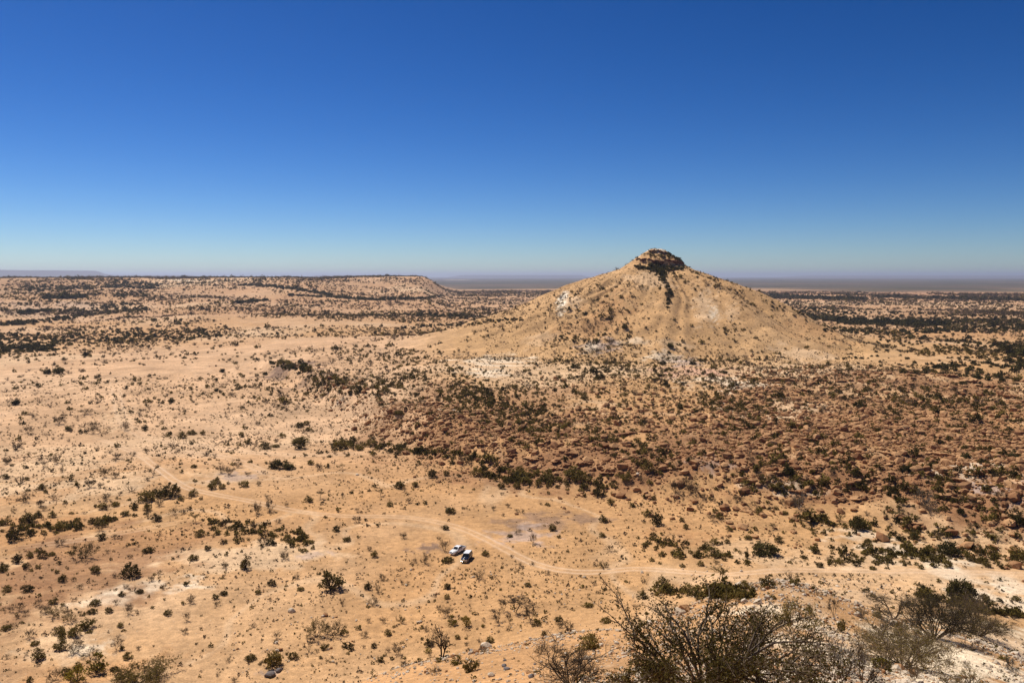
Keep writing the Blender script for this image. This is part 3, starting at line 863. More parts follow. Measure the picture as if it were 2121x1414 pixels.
# ------------------------------------------------------------------ shrubs that can be told apart, by where they stand in the photograph
PLANTS = {
'g': """6,1186,18 65,1184,10 118,1188,14 197,1188,22 272,1198,42 132,1206,18 16,1226,24 55,1227,34 386,1213,13 253,1236,17 290,1229,22 308,1237,9 112,1251,18 197,1255,20 172,1275,12
191,1272,19 224,1270,20 349,1275,23 316,1260,10 380,1252,12 12,1306,18 181,1303,38 122,1315,23 157,1319,26 130,1323,17 186,1311,14 250,1300,14 256,1308,10 73,1337,18 125,1347,25 254,1345,12 264,1367,26
77,1369,25 162,1389,18 237,1391,17 135,1400,22 63,1413,18 461,1199,10 428,1196,8 446,1242,15 464,1233,21 493,1220,6 534,1231,14 564,1214,17 593,1215,9 622,1224,15 661,1190,10 674,1189,9 676,1203,13
685,1228,52 764,1222,20 787,1258,7 707,1266,6 534,1304,7 802,1317,18 816,1300,9 775,1342,17 672,1346,20 726,1347,21 520,1369,22 566,1385,34,44 607,1367,21 538,1377,11 664,1365,12 787,1371,24
927,1220,18 926,1241,15 984,1214,7 1093,1216,16 887,1248,8 1158,1287,22 1078,1297,7 947,1324,15 875,1325,10 888,1341,28 1016,1332,20 1128,1316,14 926,1361,10 975,1391,36,34 1217,1346,58,40
402,969,14 329,945,8 12,992,18 89,1015,18 135,1044,12 175,1037,7 199,1051,12 212,1056,18 240,1049,22 268,1037,12 300,1041,38 330,1031,30 355,1032,38 376,1037,20 402,1028,22 280,1057,14 305,1059,22
260,1070,26 279,1070,12 302,1066,10 323,1081,22 108,1072,22 78,1067,14 148,1065,13 160,1079,14 80,1073,16 12,1088,28 45,1083,17 62,1085,28 5,1102,12 35,1122,44 66,1111,20 90,1107,16 120,1101,28
143,1097,13 165,1097,17 190,1086,22 212,1083,24 228,1081,18 212,1119,22 279,1128,12 308,1146,24 155,1136,10 38,1167,28 60,1156,19 88,1157,22 108,1151,16 123,1169,12 55,1177,16 8,1181,18 78,1178,14
400,1161,25 415,1112,22 378,1109,11 645,963,18 552,961,10 450,1003,18 473,1003,9 440,1014,25 460,1013,17 484,1014,9 505,1010,27 638,1041,21 674,1073,10 728,1023,15 750,1021,10 765,1018,12
808,1049,16 830,1013,28 758,1079,11 783,1089,11 697,1101,20 718,1122,20 743,1114,9 775,1155,20 703,1138,9 510,1180,26,26 430,1109,13 449,1109,14 470,1109,13 465,1126,14 492,1126,14 595,1121,22 610,1121,14
645,1126,14 631,1127,9 500,1144,9 468,1151,12 430,1141,15 652,1179,8 936,962,17 895,989,26 925,986,16 950,988,14 990,988,32 860,1009,18 957,1011,10 981,1015,9 1038,1013,21 1034,981,22 1060,986,22
1080,986,28 1110,986,26 1070,1013,21 1095,1019,10 1115,1009,21 1136,1023,13 1134,1011,13 1155,1011,15 1185,996,60,22 1200,1006,42 1240,1031,32 1266,1047,21 1210,1029,14 865,1046,13 880,1045,12
932,1065,22 1134,1048,13 1248,1083,20 1145,1100,25 1056,1113,14 1158,1114,14 1193,1116,9 924,1098,14 929,1166,23 1007,1152,20 1246,1113,18 1298,1001,27 1345,1006,16 1340,981,44,24
1482,1015,14 1354,1036,16 1340,1071,23 1360,1089,34 1310,1051,14 1420,1096,14 1412,1081,16 1490,1076,24 1573,1066,26 1590,1056,13 1625,1066,17 1300,1094,8,14 1321,1116,10 1336,1132,20
1352,1119,16 1360,1136,12 1349,1163,15 1297,1159,10 1390,1131,16 1395,1151,21 1425,1136,10 1370,1153,17 1410,1159,17 1430,1147,14 1463,1138,21 1505,1126,19 1549,1118,22 1510,1101,19
1565,1099,14 1624,1105,13 1643,1101,10 1612,1125,28 1524,1141,14 1550,1166,15 1475,1156,60,18 1452,1173,17 1413,1175,17 1636,1167,14 1665,1157,15 1690,1147,17 1697,1176,18
1798,1123,17 1723,1121,12 1802,1135,10 1765,1140,10 1925,1149,24 1888,1137,14 1882,1149,14 2030,1151,21 2050,1149,27 2025,1166,22 2010,1163,18 2041,1174,18 2108,1156,34 1740,1169,19 1845,1166,14 1880,1169,12
1908,1179,17 1960,1176,20 1808,1181,16 1838,1179,12 1930,1173,12 1675,1269,18 1742,1309,19,26 1808,1237,17 1545,1221,30 1590,1219,44 1647,1212,30 1600,1241,20 1370,1224,42 1330,1241,30 1430,1233,34 1470,1232,28 1502,1246,26 1532,1246,26
1930,1256,26 2040,1241,22 2069,1246,15 2055,1253,18 2107,1246,22 2108,1269,18 1218,1258,22 1255,1291,34 1815,1278,24""",
'k': """122,774,21 98,775,16 178,738,16 572,972,27 598,973,29 624,969,9 1633,988,28 1646,993,12 1773,990,23 1873,980,24 1893,961,19 1930,971,20 2035,961,18 2000,952,28 2100,951,26 2100,986,16 1546,1156,11,22 1585,1154,54,28 1963,1152,48,26
1432,961,21 1844,1029,20 1990,1067,22 1915,1232,38 1935,1246,28 1975,1241,32,40 1995,1241,42,38 2104,1091,32,26 1775,1099,34,28 1995,1105,8,11 1866,1121,23 1893,1119,21 1800,1098,16 353,847,7 507,890,12""",
'y': """200,1397,40 966,1299,20,24 1112,1297,19 1001,1299,14 909,1371,21 946,1377,27 888,1353,19 873,1287,7 891,1286,6 868,1267,7 936,1297,27 1825,1391,46,30 160,1416,46 1480,1129,23""",
'd': """237,1197,17 152,1204,13 166,1220,13 314,1204,16 331,1190,14 339,1220,14 261,1219,14 79,1256,17 239,1253,14 267,1262,16 21,1269,14 40,1267,20 55,1275,14 37,1281,12 95,1271,23 140,1273,16 267,1274,18
285,1270,11 395,1250,24 387,1287,17,16 30,1301,12 62,1323,19 150,1357,34 165,1341,18 287,1346,10 383,1313,13 13,1365,11 54,1357,10 172,1365,12 215,1401,11 112,1413,28 325,1412,32 450,1254,13 615,1200,14 643,1194,8
784,1229,17 793,1202,15 832,1211,12 845,1210,9 773,1256,21 559,1245,10 709,1254,9,11 524,1300,15 574,1325,16 795,1291,17 763,1290,12 755,1321,17 658,1352,12 450,1401,10 819,1342,12 805,1351,10 823,1358,19 474,1371,9
485,1413,14 991,1201,21 1134,1191,12 929,1279,31 909,1263,12 882,1309,15 966,1337,14 1000,1351,21 1120,1356,29 1146,1346,14 1160,1301,17 1178,1305,20 900,1398,29 859,1386,8 874,1373,7 1230,1212,12 1237,1230,10
14,961,20 120,961,26 90,967,16 243,951,18 276,945,12 128,979,14 187,1011,23 208,1011,13 217,990,22 240,991,18 53,1041,25 110,1037,20 220,1037,20 85,1049,14 89,1058,12 222,1056,16 330,1049,18 360,1067,20 380,1065,14
208,1101,23 125,1131,18 237,1116,14 195,1179,16 330,1111,11 223,1146,9 270,1157,14 661,973,16 492,969,20 457,981,17 475,985,22 514,985,10 597,989,9 536,1006,14 553,1033,13 533,1066,25,22 559,1059,23,22 594,1050,10
846,1043,16 710,1029,10 740,1061,14 836,1116,19 765,1141,13 468,1093,20 465,1178,20 552,1111,15 525,1096,18 545,1129,24 590,1159,22 577,1084,12 958,962,20 1040,1025,12 1022,1057,12 1052,1051,12 1043,1069,11
1070,1061,13 1083,1063,14 1073,1108,15 1104,1126,17,20 917,1095,10 909,1118,12 921,1143,19,22 881,1169,18,20 859,1165,13 1060,1155,9 1077,1173,11 1103,1171,12 1262,1143,20 1327,1001,18 1398,1026,29,24 1421,1011,23,18 1434,1026,26 1455,1034,20
1557,963,18 1575,998,16 1448,1056,19 1475,1081,22 1529,1041,22 1560,1049,20 1620,1046,17 1722,985,18 2060,991,16 2067,1036,22 2086,1038,15 2018,1053,16 1867,1069,17 1912,1123,15 1940,1113,16 2010,1096,16
2012,1131,17 1828,1116,13 1715,1161,13 1783,1279,30,16 1943,1371,13 1965,1381,19 2000,1381,15 1890,1413,30,30 1910,1391,14""",
'm': """145,1290,27 116,1279,25 175,1161,38 655,1324,40,32 692,1321,35,26 830,1292,23 1250,1178,23 1640,1312,90,56 970,961,22 1483,1169,17 2065,1119,18 1740,1081,18""",
'r': """836,1382,23 1655,1056,48,32 1910,1051,52,28 1928,1066,25 1992,1036,14 2090,1391,34,24 2070,1392,13 1478,1041,15""",
'a': """706,973,13 663,1034,18,16 788,1028,18,14 1352,842,18,11 406,1083,22,16 1833,1081,21,16 1852,1079,20,16 1490,1208,42,30 318,986,26,18 1600,1096,16""",
'b': """240,1348,28,22 186,1367,24,18 640,1353,19,20 738,1083,19,13 1068,1273,42,33 1043,1267,19,24 1032,1292,36,25 1055,1291,15,19 1100,1287,44,36 1727,1283,27,38""",
}
KIND = {
 'g': ('green_shrub', G_MESH, 'olive shrub', 'shrub', 'olive shrubs dotted over the plain'),
 'k': ('green_shrub', GD_MESH, 'dark green shrub', 'shrub', 'dense dark green shrubs'),
 'y': ('green_shrub', GY_MESH, 'yellow-green shrub', 'shrub', 'yellow-green shrubs'),
 'd': ('dry_bush', D_MESH, 'dry twiggy bush', 'bush', 'dry twiggy bushes dotted over the plain'),
 'm': ('dry_bush', DG_MESH, 'half-green thorny bush', 'bush', 'thorny bushes with sparse leaves'),
 'r': ('dry_bush', GR_MESH, 'grey leafless bush', 'bush', 'grey leafless bushes'),
 'a': ('acacia_tree', A_MESH, 'green flat-topped acacia', 'tree', 'small acacia trees'),
 'b': ('acacia_tree', AD_MESH, 'bare flat-topped acacia', 'tree', 'bare acacia trees'),
}
# smaller ones further back: distance tells them apart less, still single plants
FAR_PLANTS = {
'k': """32,839,20 143,893,17 38,913,14 200,784,12 200,796,14 220,794,14 178,807,13 202,818,10 274,798,12 355,834,18 335,836,13 533,721,14 460,771,17 448,811,15 549,777,16 345,742,8 324,741,9 353,736,8 407,744,9
1389,722,16 1373,756,15 1188,763,16 1378,799,17 1435,756,19 1502,774,15 1478,833,15 1409,848,15 1613,734,13 1671,723,12 1397,666,11 1433,677,11 1294,683,15 1211,654,15 1176,646,14 1524,710,10 1306,718,13 75,746,10,14 186,731,12,12""",
'g': """302,863,8 288,875,9 300,875,8 300,891,16 340,890,12 351,901,17 377,908,23 398,901,22 420,901,15 243,927,14 513,920,18 500,906,13,16 470,923,14 547,931,25 571,927,17 560,863,14 625,917,44,12 620,931,30 620,886,20 635,881,16
640,893,21 733,919,27 769,926,23 705,931,32 745,933,21 805,922,12 825,926,14 809,854,12 827,865,21 787,834,16 751,796,16 695,789,18 700,801,18 650,801,13 612,802,8,10 1212,829,22 588,756,30,14 600,760,20 640,771,20""",
'd': """177,859,24,10 194,888,20 194,899,20 58,899,21 122,879,24 68,865,16 259,892,18 535,881,14 553,835,13 567,843,14 590,841,15 665,824,14 676,824,12 1265,716,20 1215,675,22""",
}

def zone(px, py):
    tp = TRACK_PX
    if math.hypot(px - 957, py - 1148) < 52: return 'close to parked cars'
    if np.min(np.hypot(tp[0] - px, tp[1] - py)) < 16 and px > 180: return 'beside main dirt track'
    if (px > 1230 and py > 1200) or (px > 860 and py > 1255): return 'on stony foreground slope'
    if abs(px - 1358) < 330 and py < 740: return 'on cone hill flank'
    if py > 1180 and px < 450: return 'on lower left slope'
    if py > 1185: return 'on sand below cars'
    if py < 940 and px < 520: return 'on open left plain'
    if px < 520: return 'left of track bend'
    if px < 880: return 'left of parked cars'
    if py < 900: return 'before the cone hill'
    if py < 1040: return 'by brown rock outcrop'
    if px > 1680: return 'on right rocky slope'
    return 'right of parked cars'

TRACK_PX = to_px(np.c_[TRACK, surf_z(TRACK[:, 0], TRACK[:, 1])])
def size_word(w):
    return 'tiny' if w < 0.9 else 'small' if w < 1.5 else 'mid-sized' if w < 2.4 else 'broad' if w < 3.8 else 'very broad'

REST = []                                                     # plants past the three hundred that show largest
def place_plants(tables, seed, most=290):
    rng = np.random.default_rng(seed)
    made = []
    rows = [(key, tuple(float(v) for v in t.split(','))) for tb in tables for key, txt in tb.items() for t in txt.split()]
    A = np.array([r[1][:2] for r in rows])
    P = cast(A[:, 0], A[:, 1])
    rank = {}
    for nm in ('green_shrub', 'dry_bush'):
        k = [i for i, r in enumerate(rows) if KIND[r[0]][0] == nm]
        k.sort(key=lambda i: -rows[i][1][2] * (rows[i][1][3] if len(rows[i][1]) > 3 else rows[i][1][2] * .8))
        for n, i in enumerate(k): rank[i] = n
    for i, ((key, t), p) in enumerate(zip(rows, P)):
        nm, meshes, what, cat, grp = KIND[key]
        if np.isnan(p).any(): continue
        slant = np.linalg.norm(p - np.array([0, 0, CAM_Z]))
        w = t[2] * slant / F_PX * rng.uniform(0.66, 1.0)
        hs = w * rng.uniform(0.85, 1.1) if len(t) < 4 else t[3] * slant / F_PX / 0.80
        f = p[:2] / np.hypot(*p[:2])
        q = p[:2] + f * 0.38 * w                       # the picked point is the near foot of the plant
        z = float(surf_z(np.array([q[0]]), np.array([q[1]]))[0]) - 0.03
        if rank.get(i, 0) >= most:
            REST.append((q[0], q[1], z, w)); continue
        k = int(rng.integers(len(meshes)))
        m = meshes[k]
        if isinstance(m, tuple):
            o = link(nm, None, None, (q[0], q[1], z), (0, 0, rng.uniform(0, 6.28)), (w, w, hs))
            link('trunk', m[0], o); link('crown', m[1], o)
        else:
            o = link(nm, m, None, (q[0], q[1], z), (0, 0, rng.uniform(0, 6.28)), (w, w, hs))
        made.append((o, t[0], t[1], f'{size_word(w)} {what} {zone(t[0], t[1])}', cat, grp, w))
    return made

ONES = 'zero one two three four five six seven eight nine ten eleven twelve thirteen fourteen fifteen sixteen seventeen eighteen nineteen'.split()
TENS = '. . twenty thirty forty fifty sixty seventy eighty ninety'.split()
def say(n):
    n = int(n)
    if n >= 100: return 'a-hundred'
    return ONES[n] if n < 20 else TENS[n // 10] + ('-' + ONES[n % 10] if n % 10 else '')
USED = {}
def label_all(made):
    """what it is, what it stands by, then how far across and down the picture it is"""
    seen = {}
    for rec in made:
        o, x, y, s, cat, grp, w = rec
        lab = f'{s}, {say(round(100 * x / W_PX))} percent across and {say(round(100 * y / H_PX))} down'
        seen.setdefault(lab, []).append(rec)
    for lab, rs in seen.items():
        rs.sort(key=lambda r: r[1])
        names = [''] if len(rs) == 1 else ['left twin: ', 'right twin: '] if len(rs) == 2 else ['leftmost: ', 'middle: ', 'rightmost: '] if len(rs) == 3 else ['%s: ' % w_ for w_ in ('leftmost', 'second', 'third', 'fourth', 'fifth', 'sixth')]
        for i, (o, x, y, s, cat, grp, w) in enumerate(rs):
            tag(o, names[i] + lab, cat, grp)
MADE = place_plants((PLANTS, FAR_PLANTS), 7)
label_all(MADE)
OCC = np.array([(o.location.x, o.location.y, 0.5 * o.scale.x) for o in (m[0] for m in MADE)] + [(r[0], r[1], .5 * r[3]) for r in REST])
print('plants', {k: sum(1 for m in MADE if m[0].name.startswith(k)) for k in ('green_shrub', 'dry_bush', 'acacia_tree')})

# ------------------------------------------------------------------ large foreground plants with trunk and crown
def hero(name, label, px, py, wpx, hpx, stems, levels, thick, spread, leaf_n, leaf_s, mats, seed, kids=(3, 4), rise=0.3, cat='bush', flat=0.0, jitter=0.35, shrink=0.62, steps=3, wild=0.75, group='large thorn bushes in the foreground', sides=4, press=None):
    rng = np.random.default_rng(seed)
    p = cast(px, py)[0]
    slant = np.linalg.norm(p - np.array([0, 0, CAM_Z]))
    w = wpx * slant / F_PX; h = hpx * slant / F_PX
    segs, tips = grow(rng, stems, levels, spread, 1.0, thick, rise=rise, kids=kids, rmin=0.0, jitter=jitter, shrink=shrink, flat=flat, steps=steps, wild=wild)
    s = norm_unit([segs[:, :3], segs[:, 3:6]]) * w
    zt = np.percentile(tips[:, 2], 97)
    segs[:, [0, 1, 3, 4]] *= s; tips[:, :2] *= s
    k = h / zt
    segs[:, 2] *= k; segs[:, 5] *= k; tips[:, 2] *= k
    if press:
        def pz(z):
            u = z / h
            return np.where(u > press, press + (u - press) * 0.55 + 0.12, u * (1 + 0.12 / press)) * h
        for c in (2, 5): segs[:, c] = pz(segs[:, c])
        tips[:, 2] = pz(tips[:, 2])
    segs[:, 6:] *= s; segs[:, 6:] = np.maximum(segs[:, 6:], 0.0045)
    f = p[:2] / np.hypot(*p[:2]); q = p[:2] + f * 0.08 * w
    z = float(surf_z(np.array([q[0]]), np.array([q[1]]))[0])
    root = link(name, None, None, (q[0], q[1], z - 0.02))
    big = segs[:, 6] > 0.35 * segs[:, 6].max()
    V, Q = tubes(segs[big], 6)
    link('trunk', new_mesh('trunk', V, Q, mats=[M_BARK], smooth=True), root)
    V, Q = tubes(segs[~big], sides)
    br = link('crown', new_mesh('crown', V, Q, mats=[mats[0]]), root)
    if leaf_n:
        pts = tips[rng.integers(0, len(tips), leaf_n)] + rng.normal(size=(leaf_n, 3)) * np.array([.055, .055, .045]) * w * 0.45
        pts[:, 2] = np.maximum(pts[:, 2], 0.03)
        V, Q = cards(pts, rng.uniform(0.6, 1.4, leaf_n) * leaf_s, rng)
        link('foliage', new_mesh('foliage', V, Q, mats=[mats[1]]), br)
    tag(root, label, cat, group)
    return root, w

HEROES = []
def H(*a, **k):
    r, w = hero(*a, **k); HEROES.append((r.location.x, r.location.y, 0.45 * w))
H('thorn_bush', 'largest bare-branched thorn bush spreading at the bottom edge of the picture', 1462, 1442, 380, 146, 20, 3, 0.015, 1.05, 13000, 0.030, [M_TWIG, M_LEAF], 11, kids=(3, 4), jitter=0.34, rise=0.10, steps=5, shrink=0.42, wild=0.42)
H('thorn_bush', 'low tangled thorn bush right of the largest one at bottom edge', 1590, 1430, 230, 90, 9, 4, 0.04, 1.5, 8000, 0.03, [M_TWIG, M_LEAF], 12, kids=(2, 4), jitter=0.5, rise=0.1)
H('thorn_bush', 'low leafy thorn bush left below the largest one at bottom edge', 1330, 1440, 130, 56, 7, 3, 0.03, 1.4, 3500, 0.03, [M_TWIG, M_LEAF], 13, jitter=0.5, rise=0.1)
H('thorn_bush', 'rounded brown dry bush at bottom edge left of the largest thorn bush', 1180, 1420, 140, 74, 12, 3, 0.022, 0.9, 1800, 0.018, [M_TWIG, M_DRYL], 14, kids=(3, 4))
H('thorn_bush', 'grey twiggy bush at the left of the thicket on right foreground slope', 1935, 1322, 120, 72, 18, 3, 0.02, 0.8, 9000, 0.034, [M_BARK, M_LEAF], 15, kids=(3, 4))
H('thorn_bush', 'low olive bush at right end of the thicket on right foreground slope', 2025, 1316, 90, 44, 14, 3, 0.02, 1.2, 9000, 0.034, [M_TWIG, M_LEAF], 16, kids=(3, 4))
H('thorn_bush', 'tall thin grey bush at the back of the thicket on right slope', 2020, 1292, 50, 56, 7, 3, 0.02, 0.6, 1500, 0.026, [M_BARK, M_LEAF], 17)
H('thorn_bush', 'broad dark olive thorn bush below the two small acacias on right slope', 1872, 1382, 155, 60, 18, 3, 0.018, 1.1, 14000, 0.026, [M_TWIG, M_LEAF], 18, kids=(3, 4))
H('thorn_bush', 'grey leafless bush beside the largest thorn bush on its right', 1728, 1398, 90, 58, 10, 3, 0.02, 0.9, 700, 0.016, [M_GREYT, M_DRYL], 19, kids=(3, 4))
H('thorn_bush', 'thin upright bare bush at bottom edge below the broad dark bush', 1788, 1420, 62, 84, 5, 3, 0.028, 0.5, 0, 0.02, [M_TWIG, M_DRYL], 20, kids=(2, 3), jitter=0.6)
H('thorn_bush', 'small leafy green bush cut by bottom edge near right corner', 2010, 1424, 50, 32, 7, 2, 0.03, 1.0, 900, 0.02, [M_TWIG, M_LEAF2], 21)
H('thorn_bush', 'small dark leafy bush cut by bottom edge left of corner bush', 1965, 1424, 34, 26, 6, 2, 0.03, 1.0, 600, 0.018, [M_TWIG, M_LEAF], 22)
H('thorn_bush', 'long low dark green bush cut by the bottom edge at lower left', 293, 1420, 84, 30, 10, 3, 0.02, 1.4, 4200, 0.085, [M_TWIG, M_LEAF], 23)
H('acacia_tree', 'flat-topped green acacia with forked trunk on right foreground slope', 1850, 1281, 76, 38, 3, 3, 0.045, 0.8, 3400, 0.032, [M_BARK, M_LEAF], 24, kids=(3, 4), cat='tree', press=0.55, group='acacias on the foreground slope', rise=0.05)
H('acacia_tree', 'leafless flat acacia with long side branch below the green one', 1824, 1324, 80, 36, 3, 3, 0.045, 0.9, 500, 0.022, [M_BARK, M_DRYL], 25, kids=(3, 4), cat='tree', press=0.55, group='acacias on the foreground slope', rise=0.05)
H('acacia_tree', 'dark bare upright tree left of the middle at the bottom', 914, 1364, 40, 62, 3, 3, 0.06, 0.35, 700, 0.035, [M_BARK, M_DRYL], 26, kids=(2, 4), cat='tree', group='acacias on the foreground slope')
HEROES = np.array(HEROES)

# ------------------------------------------------------------------ rocks
LEDGES = """1592,910,48 1678,917,50 1612,984,52 1640,978,30 1690,974,40 1740,966,46 1770,972,30 1832,942,44 1905,930,30 1945,945,66 1985,1000,40 2040,1008,40 1650,1022,40 1100,955,46 1150,975,50 1210,965,44 1260,985,40
1060,948,34 1180,945,40 1385,975,40 1405,972,30 1130,920,36 1000,925,34 960,905,34 905,838,40 925,848,36 985,872,38 1020,885,34 1300,902,60 1345,896,50 2000,792,60 2060,805,70 2100,825,50 1960,780,46 1880,772,36 1790,772,40
1620,790,60 1560,785,44 1660,810,50 2085,1005,34 2010,985,30 1890,1088,40 1075,985,30 1225,930,36 1820,905,40 1880,915,40 1770,880,36 1715,895,34 1960,890,44 2045,915,40"""
BOULDERS = """1150,960,26 1175,968,22 1140,975,16 1120,968,16 1195,975,18 1230,975,14 1250,962,14 1090,962,16 1060,968,14 1110,950,16 1165,938,18 1205,950,16 1270,975,14 1290,990,12 1020,950,14 990,955,14 970,940,12 945,925,14 1000,935,12
905,842,20 895,850,14 935,846,16 970,873,20 985,878,16 1020,885,14 1035,892,16 1770,1038,26 1745,1040,24 1728,1042,20 1790,1036,18 1706,1042,12 1880,1098,24 1898,1098,18 1870,1095,14 1840,965,18 1860,955,16 1900,990,16 1920,1000,14
1880,1005,14 1850,1010,12 1930,985,18 1955,975,20 1975,985,16 1800,990,14 1815,975,12 1790,960,14 1750,950,14 1730,970,12 1985,1010,18 2010,1030,16 2030,1045,14 2100,1040,30 2080,1050,18 2065,1060,14 1560,990,14 1530,1000,16 1500,990,12
1340,930,14 1360,950,16 1380,940,14 1330,960,14 1310,945,14 1400,950,14 1420,940,12 1290,950,12 1450,935,10 1630,820,14 1650,830,14 1600,835,12 1580,815,12 1690,835,12 1820,870,14 1845,860,12 1780,860,12 1800,840,10 1890,875,14 1920,890,14
1950,905,14 1980,920,16 2010,940,12 1720,880,12 1700,860,10 1990,815,20 2030,820,22 2070,815,18 2105,835,20 1960,800,14 1925,790,12 1740,780,14 1770,775,12 1800,790,12 1820,780,10 1200,845,14 1215,850,14 1185,855,12 1230,862,12 1245,870,12
1060,870,10 1090,880,12 1130,895,10 980,830,10 1010,815,10 1050,840,10 640,750,10 600,752,12 620,760,10 575,752,10 660,762,10"""
PALE_BOULDERS = """930,1058,14 740,984,10 980,1196,10 1210,1196,10 605,1268,18 645,1279,5 700,836,10 930,855,14 940,852,10 1320,985,12 1620,1012,12 2042,1010,10 670,1321,5 1500,836,6 1550,848,6 843,1325,6 820,1397,6 1700,1240,10 1735,1215,10 1760,1225,8"""
GREY_BOULDERS = """977,1348,12 1046,1368,9 1044,1380,14 1050,1387,16 1108,1376,9 1100,1403,18 1058,1396,7 560,1402,24 577,1392,16 1166,1336,8 1300,1402,10"""
def place_rocks(txt, nm, meshes, what, cat, grp, seed, face=False, hk=1.0):
    rng = np.random.default_rng(seed)
    it = [tuple(float(v) for v in t.split(',')) for t in txt.split()]
    A = np.array(it)
    P = cast(A[:, 0], A[:, 1]); made = []
    for t, p in zip(it, P):
        if np.isnan(p).any(): continue
        w = t[2] * np.linalg.norm(p - np.array([0, 0, CAM_Z])) / F_PX * (0.8 if face else 1.0)
        f = p[:2] / np.hypot(*p[:2]); q = p[:2] + f * 0.25 * w
        z = float(surf_z(np.array([q[0]]), np.array([q[1]]))[0])
        az = math.atan2(p[0], p[1])
        rz = -az + rng.normal() * 0.25 if face else rng.uniform(0, 6.28)
        sc = (w, w * rng.uniform(.8, 1.1), w * hk * rng.uniform(.8, 1.25))
        o = link(nm, meshes[int(rng.integers(len(meshes)))], None, (q[0], q[1], z + (0.0 if face else 0.10 * w * hk)), (rng.normal() * 0.06, rng.normal() * 0.06, rz), sc)
        sz = 'small' if w < 1.2 else 'mid-sized' if w < 2.6 else 'large' if w < 5 else 'long'
        made.append((o, t[0], t[1], f'{sz} {what} {zone(t[0], t[1])}', cat, grp, w))
    label_all(made)
    return made
RK = place_rocks(LEDGES, 'rock_ledge', S_MESH, 'brown rock ledge', 'rock ledge', 'brown rock ledges', 31, face=True, hk=0.75)
RK += place_rocks(BOULDERS, 'boulder', R_MESH, 'brown boulder', 'boulder', 'brown boulders of the outcrop', 32)
RK += place_rocks(PALE_BOULDERS, 'boulder', L_MESH, 'pale boulder', 'boulder', 'pale boulders', 33, hk=0.8)
RK += place_rocks(GREY_BOULDERS, 'boulder', GS_MESH, 'grey boulder', 'boulder', 'grey boulders on the slope', 34, hk=0.9)

# ------------------------------------------------------------------ uncountable scrub, stones
rng = np.random.default_rng(77)
def polar_points(n, r0, r1, power=1.0, a0=-38.0, a1=38.0):
    """random ground points; power 1 = even over the ground"""
    u = rng.random(n)
    e = 2.0 * power
    r = (r0 ** e + u * (r1 ** e - r0 ** e)) ** (1 / e)
    a = np.radians(rng.uniform(a0, a1, n))
    return np.sin(a) * r, np.cos(a) * r

def rock_zone(x, y):
    d = np.hypot(x, y); az = np.degrees(np.arctan2(x, y))
    de = np.interp(az, EDGE_AZ, EDGE_D)
    n = fbm(x / 30.0, y / 30.0, 3, 131)
    band = np.exp(-((d - de - 22) / 24.0) ** 2) * sstep(-17, -9, az)
    right = sstep(13, 19, az) * sstep(165, 190, d) * sstep(430, 330, d) * 0.8
    mid = sstep(-10, -4, az) * sstep(20, 60, d - de) * sstep(340, 300, d) * 0.25
    return np.clip((band + right + mid) * (0.75 + 1.6 * n), 0, 1.4)

def clear_of(x, y, occ, pad=0.0):
    ok = np.ones(len(x), bool)
    order = np.argsort(x); xs = x[order]
    for cx, cy, r in occ:
        r = r + pad
        i0, i1 = np.searchsorted(xs, (cx - r, cx + r))
        k = order[i0:i1]
        ok[k[(x[k] - cx) ** 2 + (y[k] - cy) ** 2 < r * r]] = False
    return ok
CAR_OCC = []
for _px, _py in ((948, 1146), (967, 1158)):
    _p = cast(_px, _py)[0]; CAR_OCC.append((_p[0], _p[1], 3.6))
ALL_OCC = np.concatenate([OCC, HEROES, np.array(CAR_OCC)])
def off_track(x, y, dist=2.3):
    ok = np.ones(len(x), bool)
    for t in TRACK[::2]:
        ok &= (x - t[0]) ** 2 + (y - t[1]) ** 2 > dist * dist
    return ok

def scrub_density(x, y):
    """plants per square metre"""
    d = np.hypot(x, y); az = np.degrees(np.arctan2(x, y))
    R = np.hypot(x - HX, y - HY)
    n1 = fbm(x / 45.0, y / 45.0, 3, 141); n2 = fbm(x / 130.0, y / 130.0, 3, 145)
    base = np.full(len(x), 0.042)
    base = base + 0.060 * sstep(-16, -6, az) * sstep(170, 230, d)                    # platform
    base = base * np.where((az < -4) & (d > 370) & (d < 590), 0.35, 1.0)              # bare sand flats, left
    base = np.where((d > 590) & (az < 0), 0.026, base)
    base = np.where((d > 560) & (az >= 0), 0.026, base)
    base = np.where((R < 125), 0.060, base)
    rk = rock_zone(x, y)
    base = base + 0.035 * np.clip(rk, 0, 1)
    base = np.where((d < 120), base * 0.8, base)
    return np.clip(base * (1 + 2.6 * n1 + 2.2 * n2), 0, 0.14)

def sample_density(n_try, r0, r1, power=1.0, dmax=0.09):
    x, y = polar_points(n_try, r0, r1, power)
    d = np.hypot(x, y)
    area = math.radians(76) * 0.5 * (r1 * r1 - r0 * r0)
    e = 2 * power
    pdf = (e * d ** (e - 2) / (r1 ** e - r0 ** e)) / math.radians(76)    # per m2
    want = scrub_density(x, y)
    keep = rng.random(n_try) < want / (n_try * pdf)
    return x[keep], y[keep]

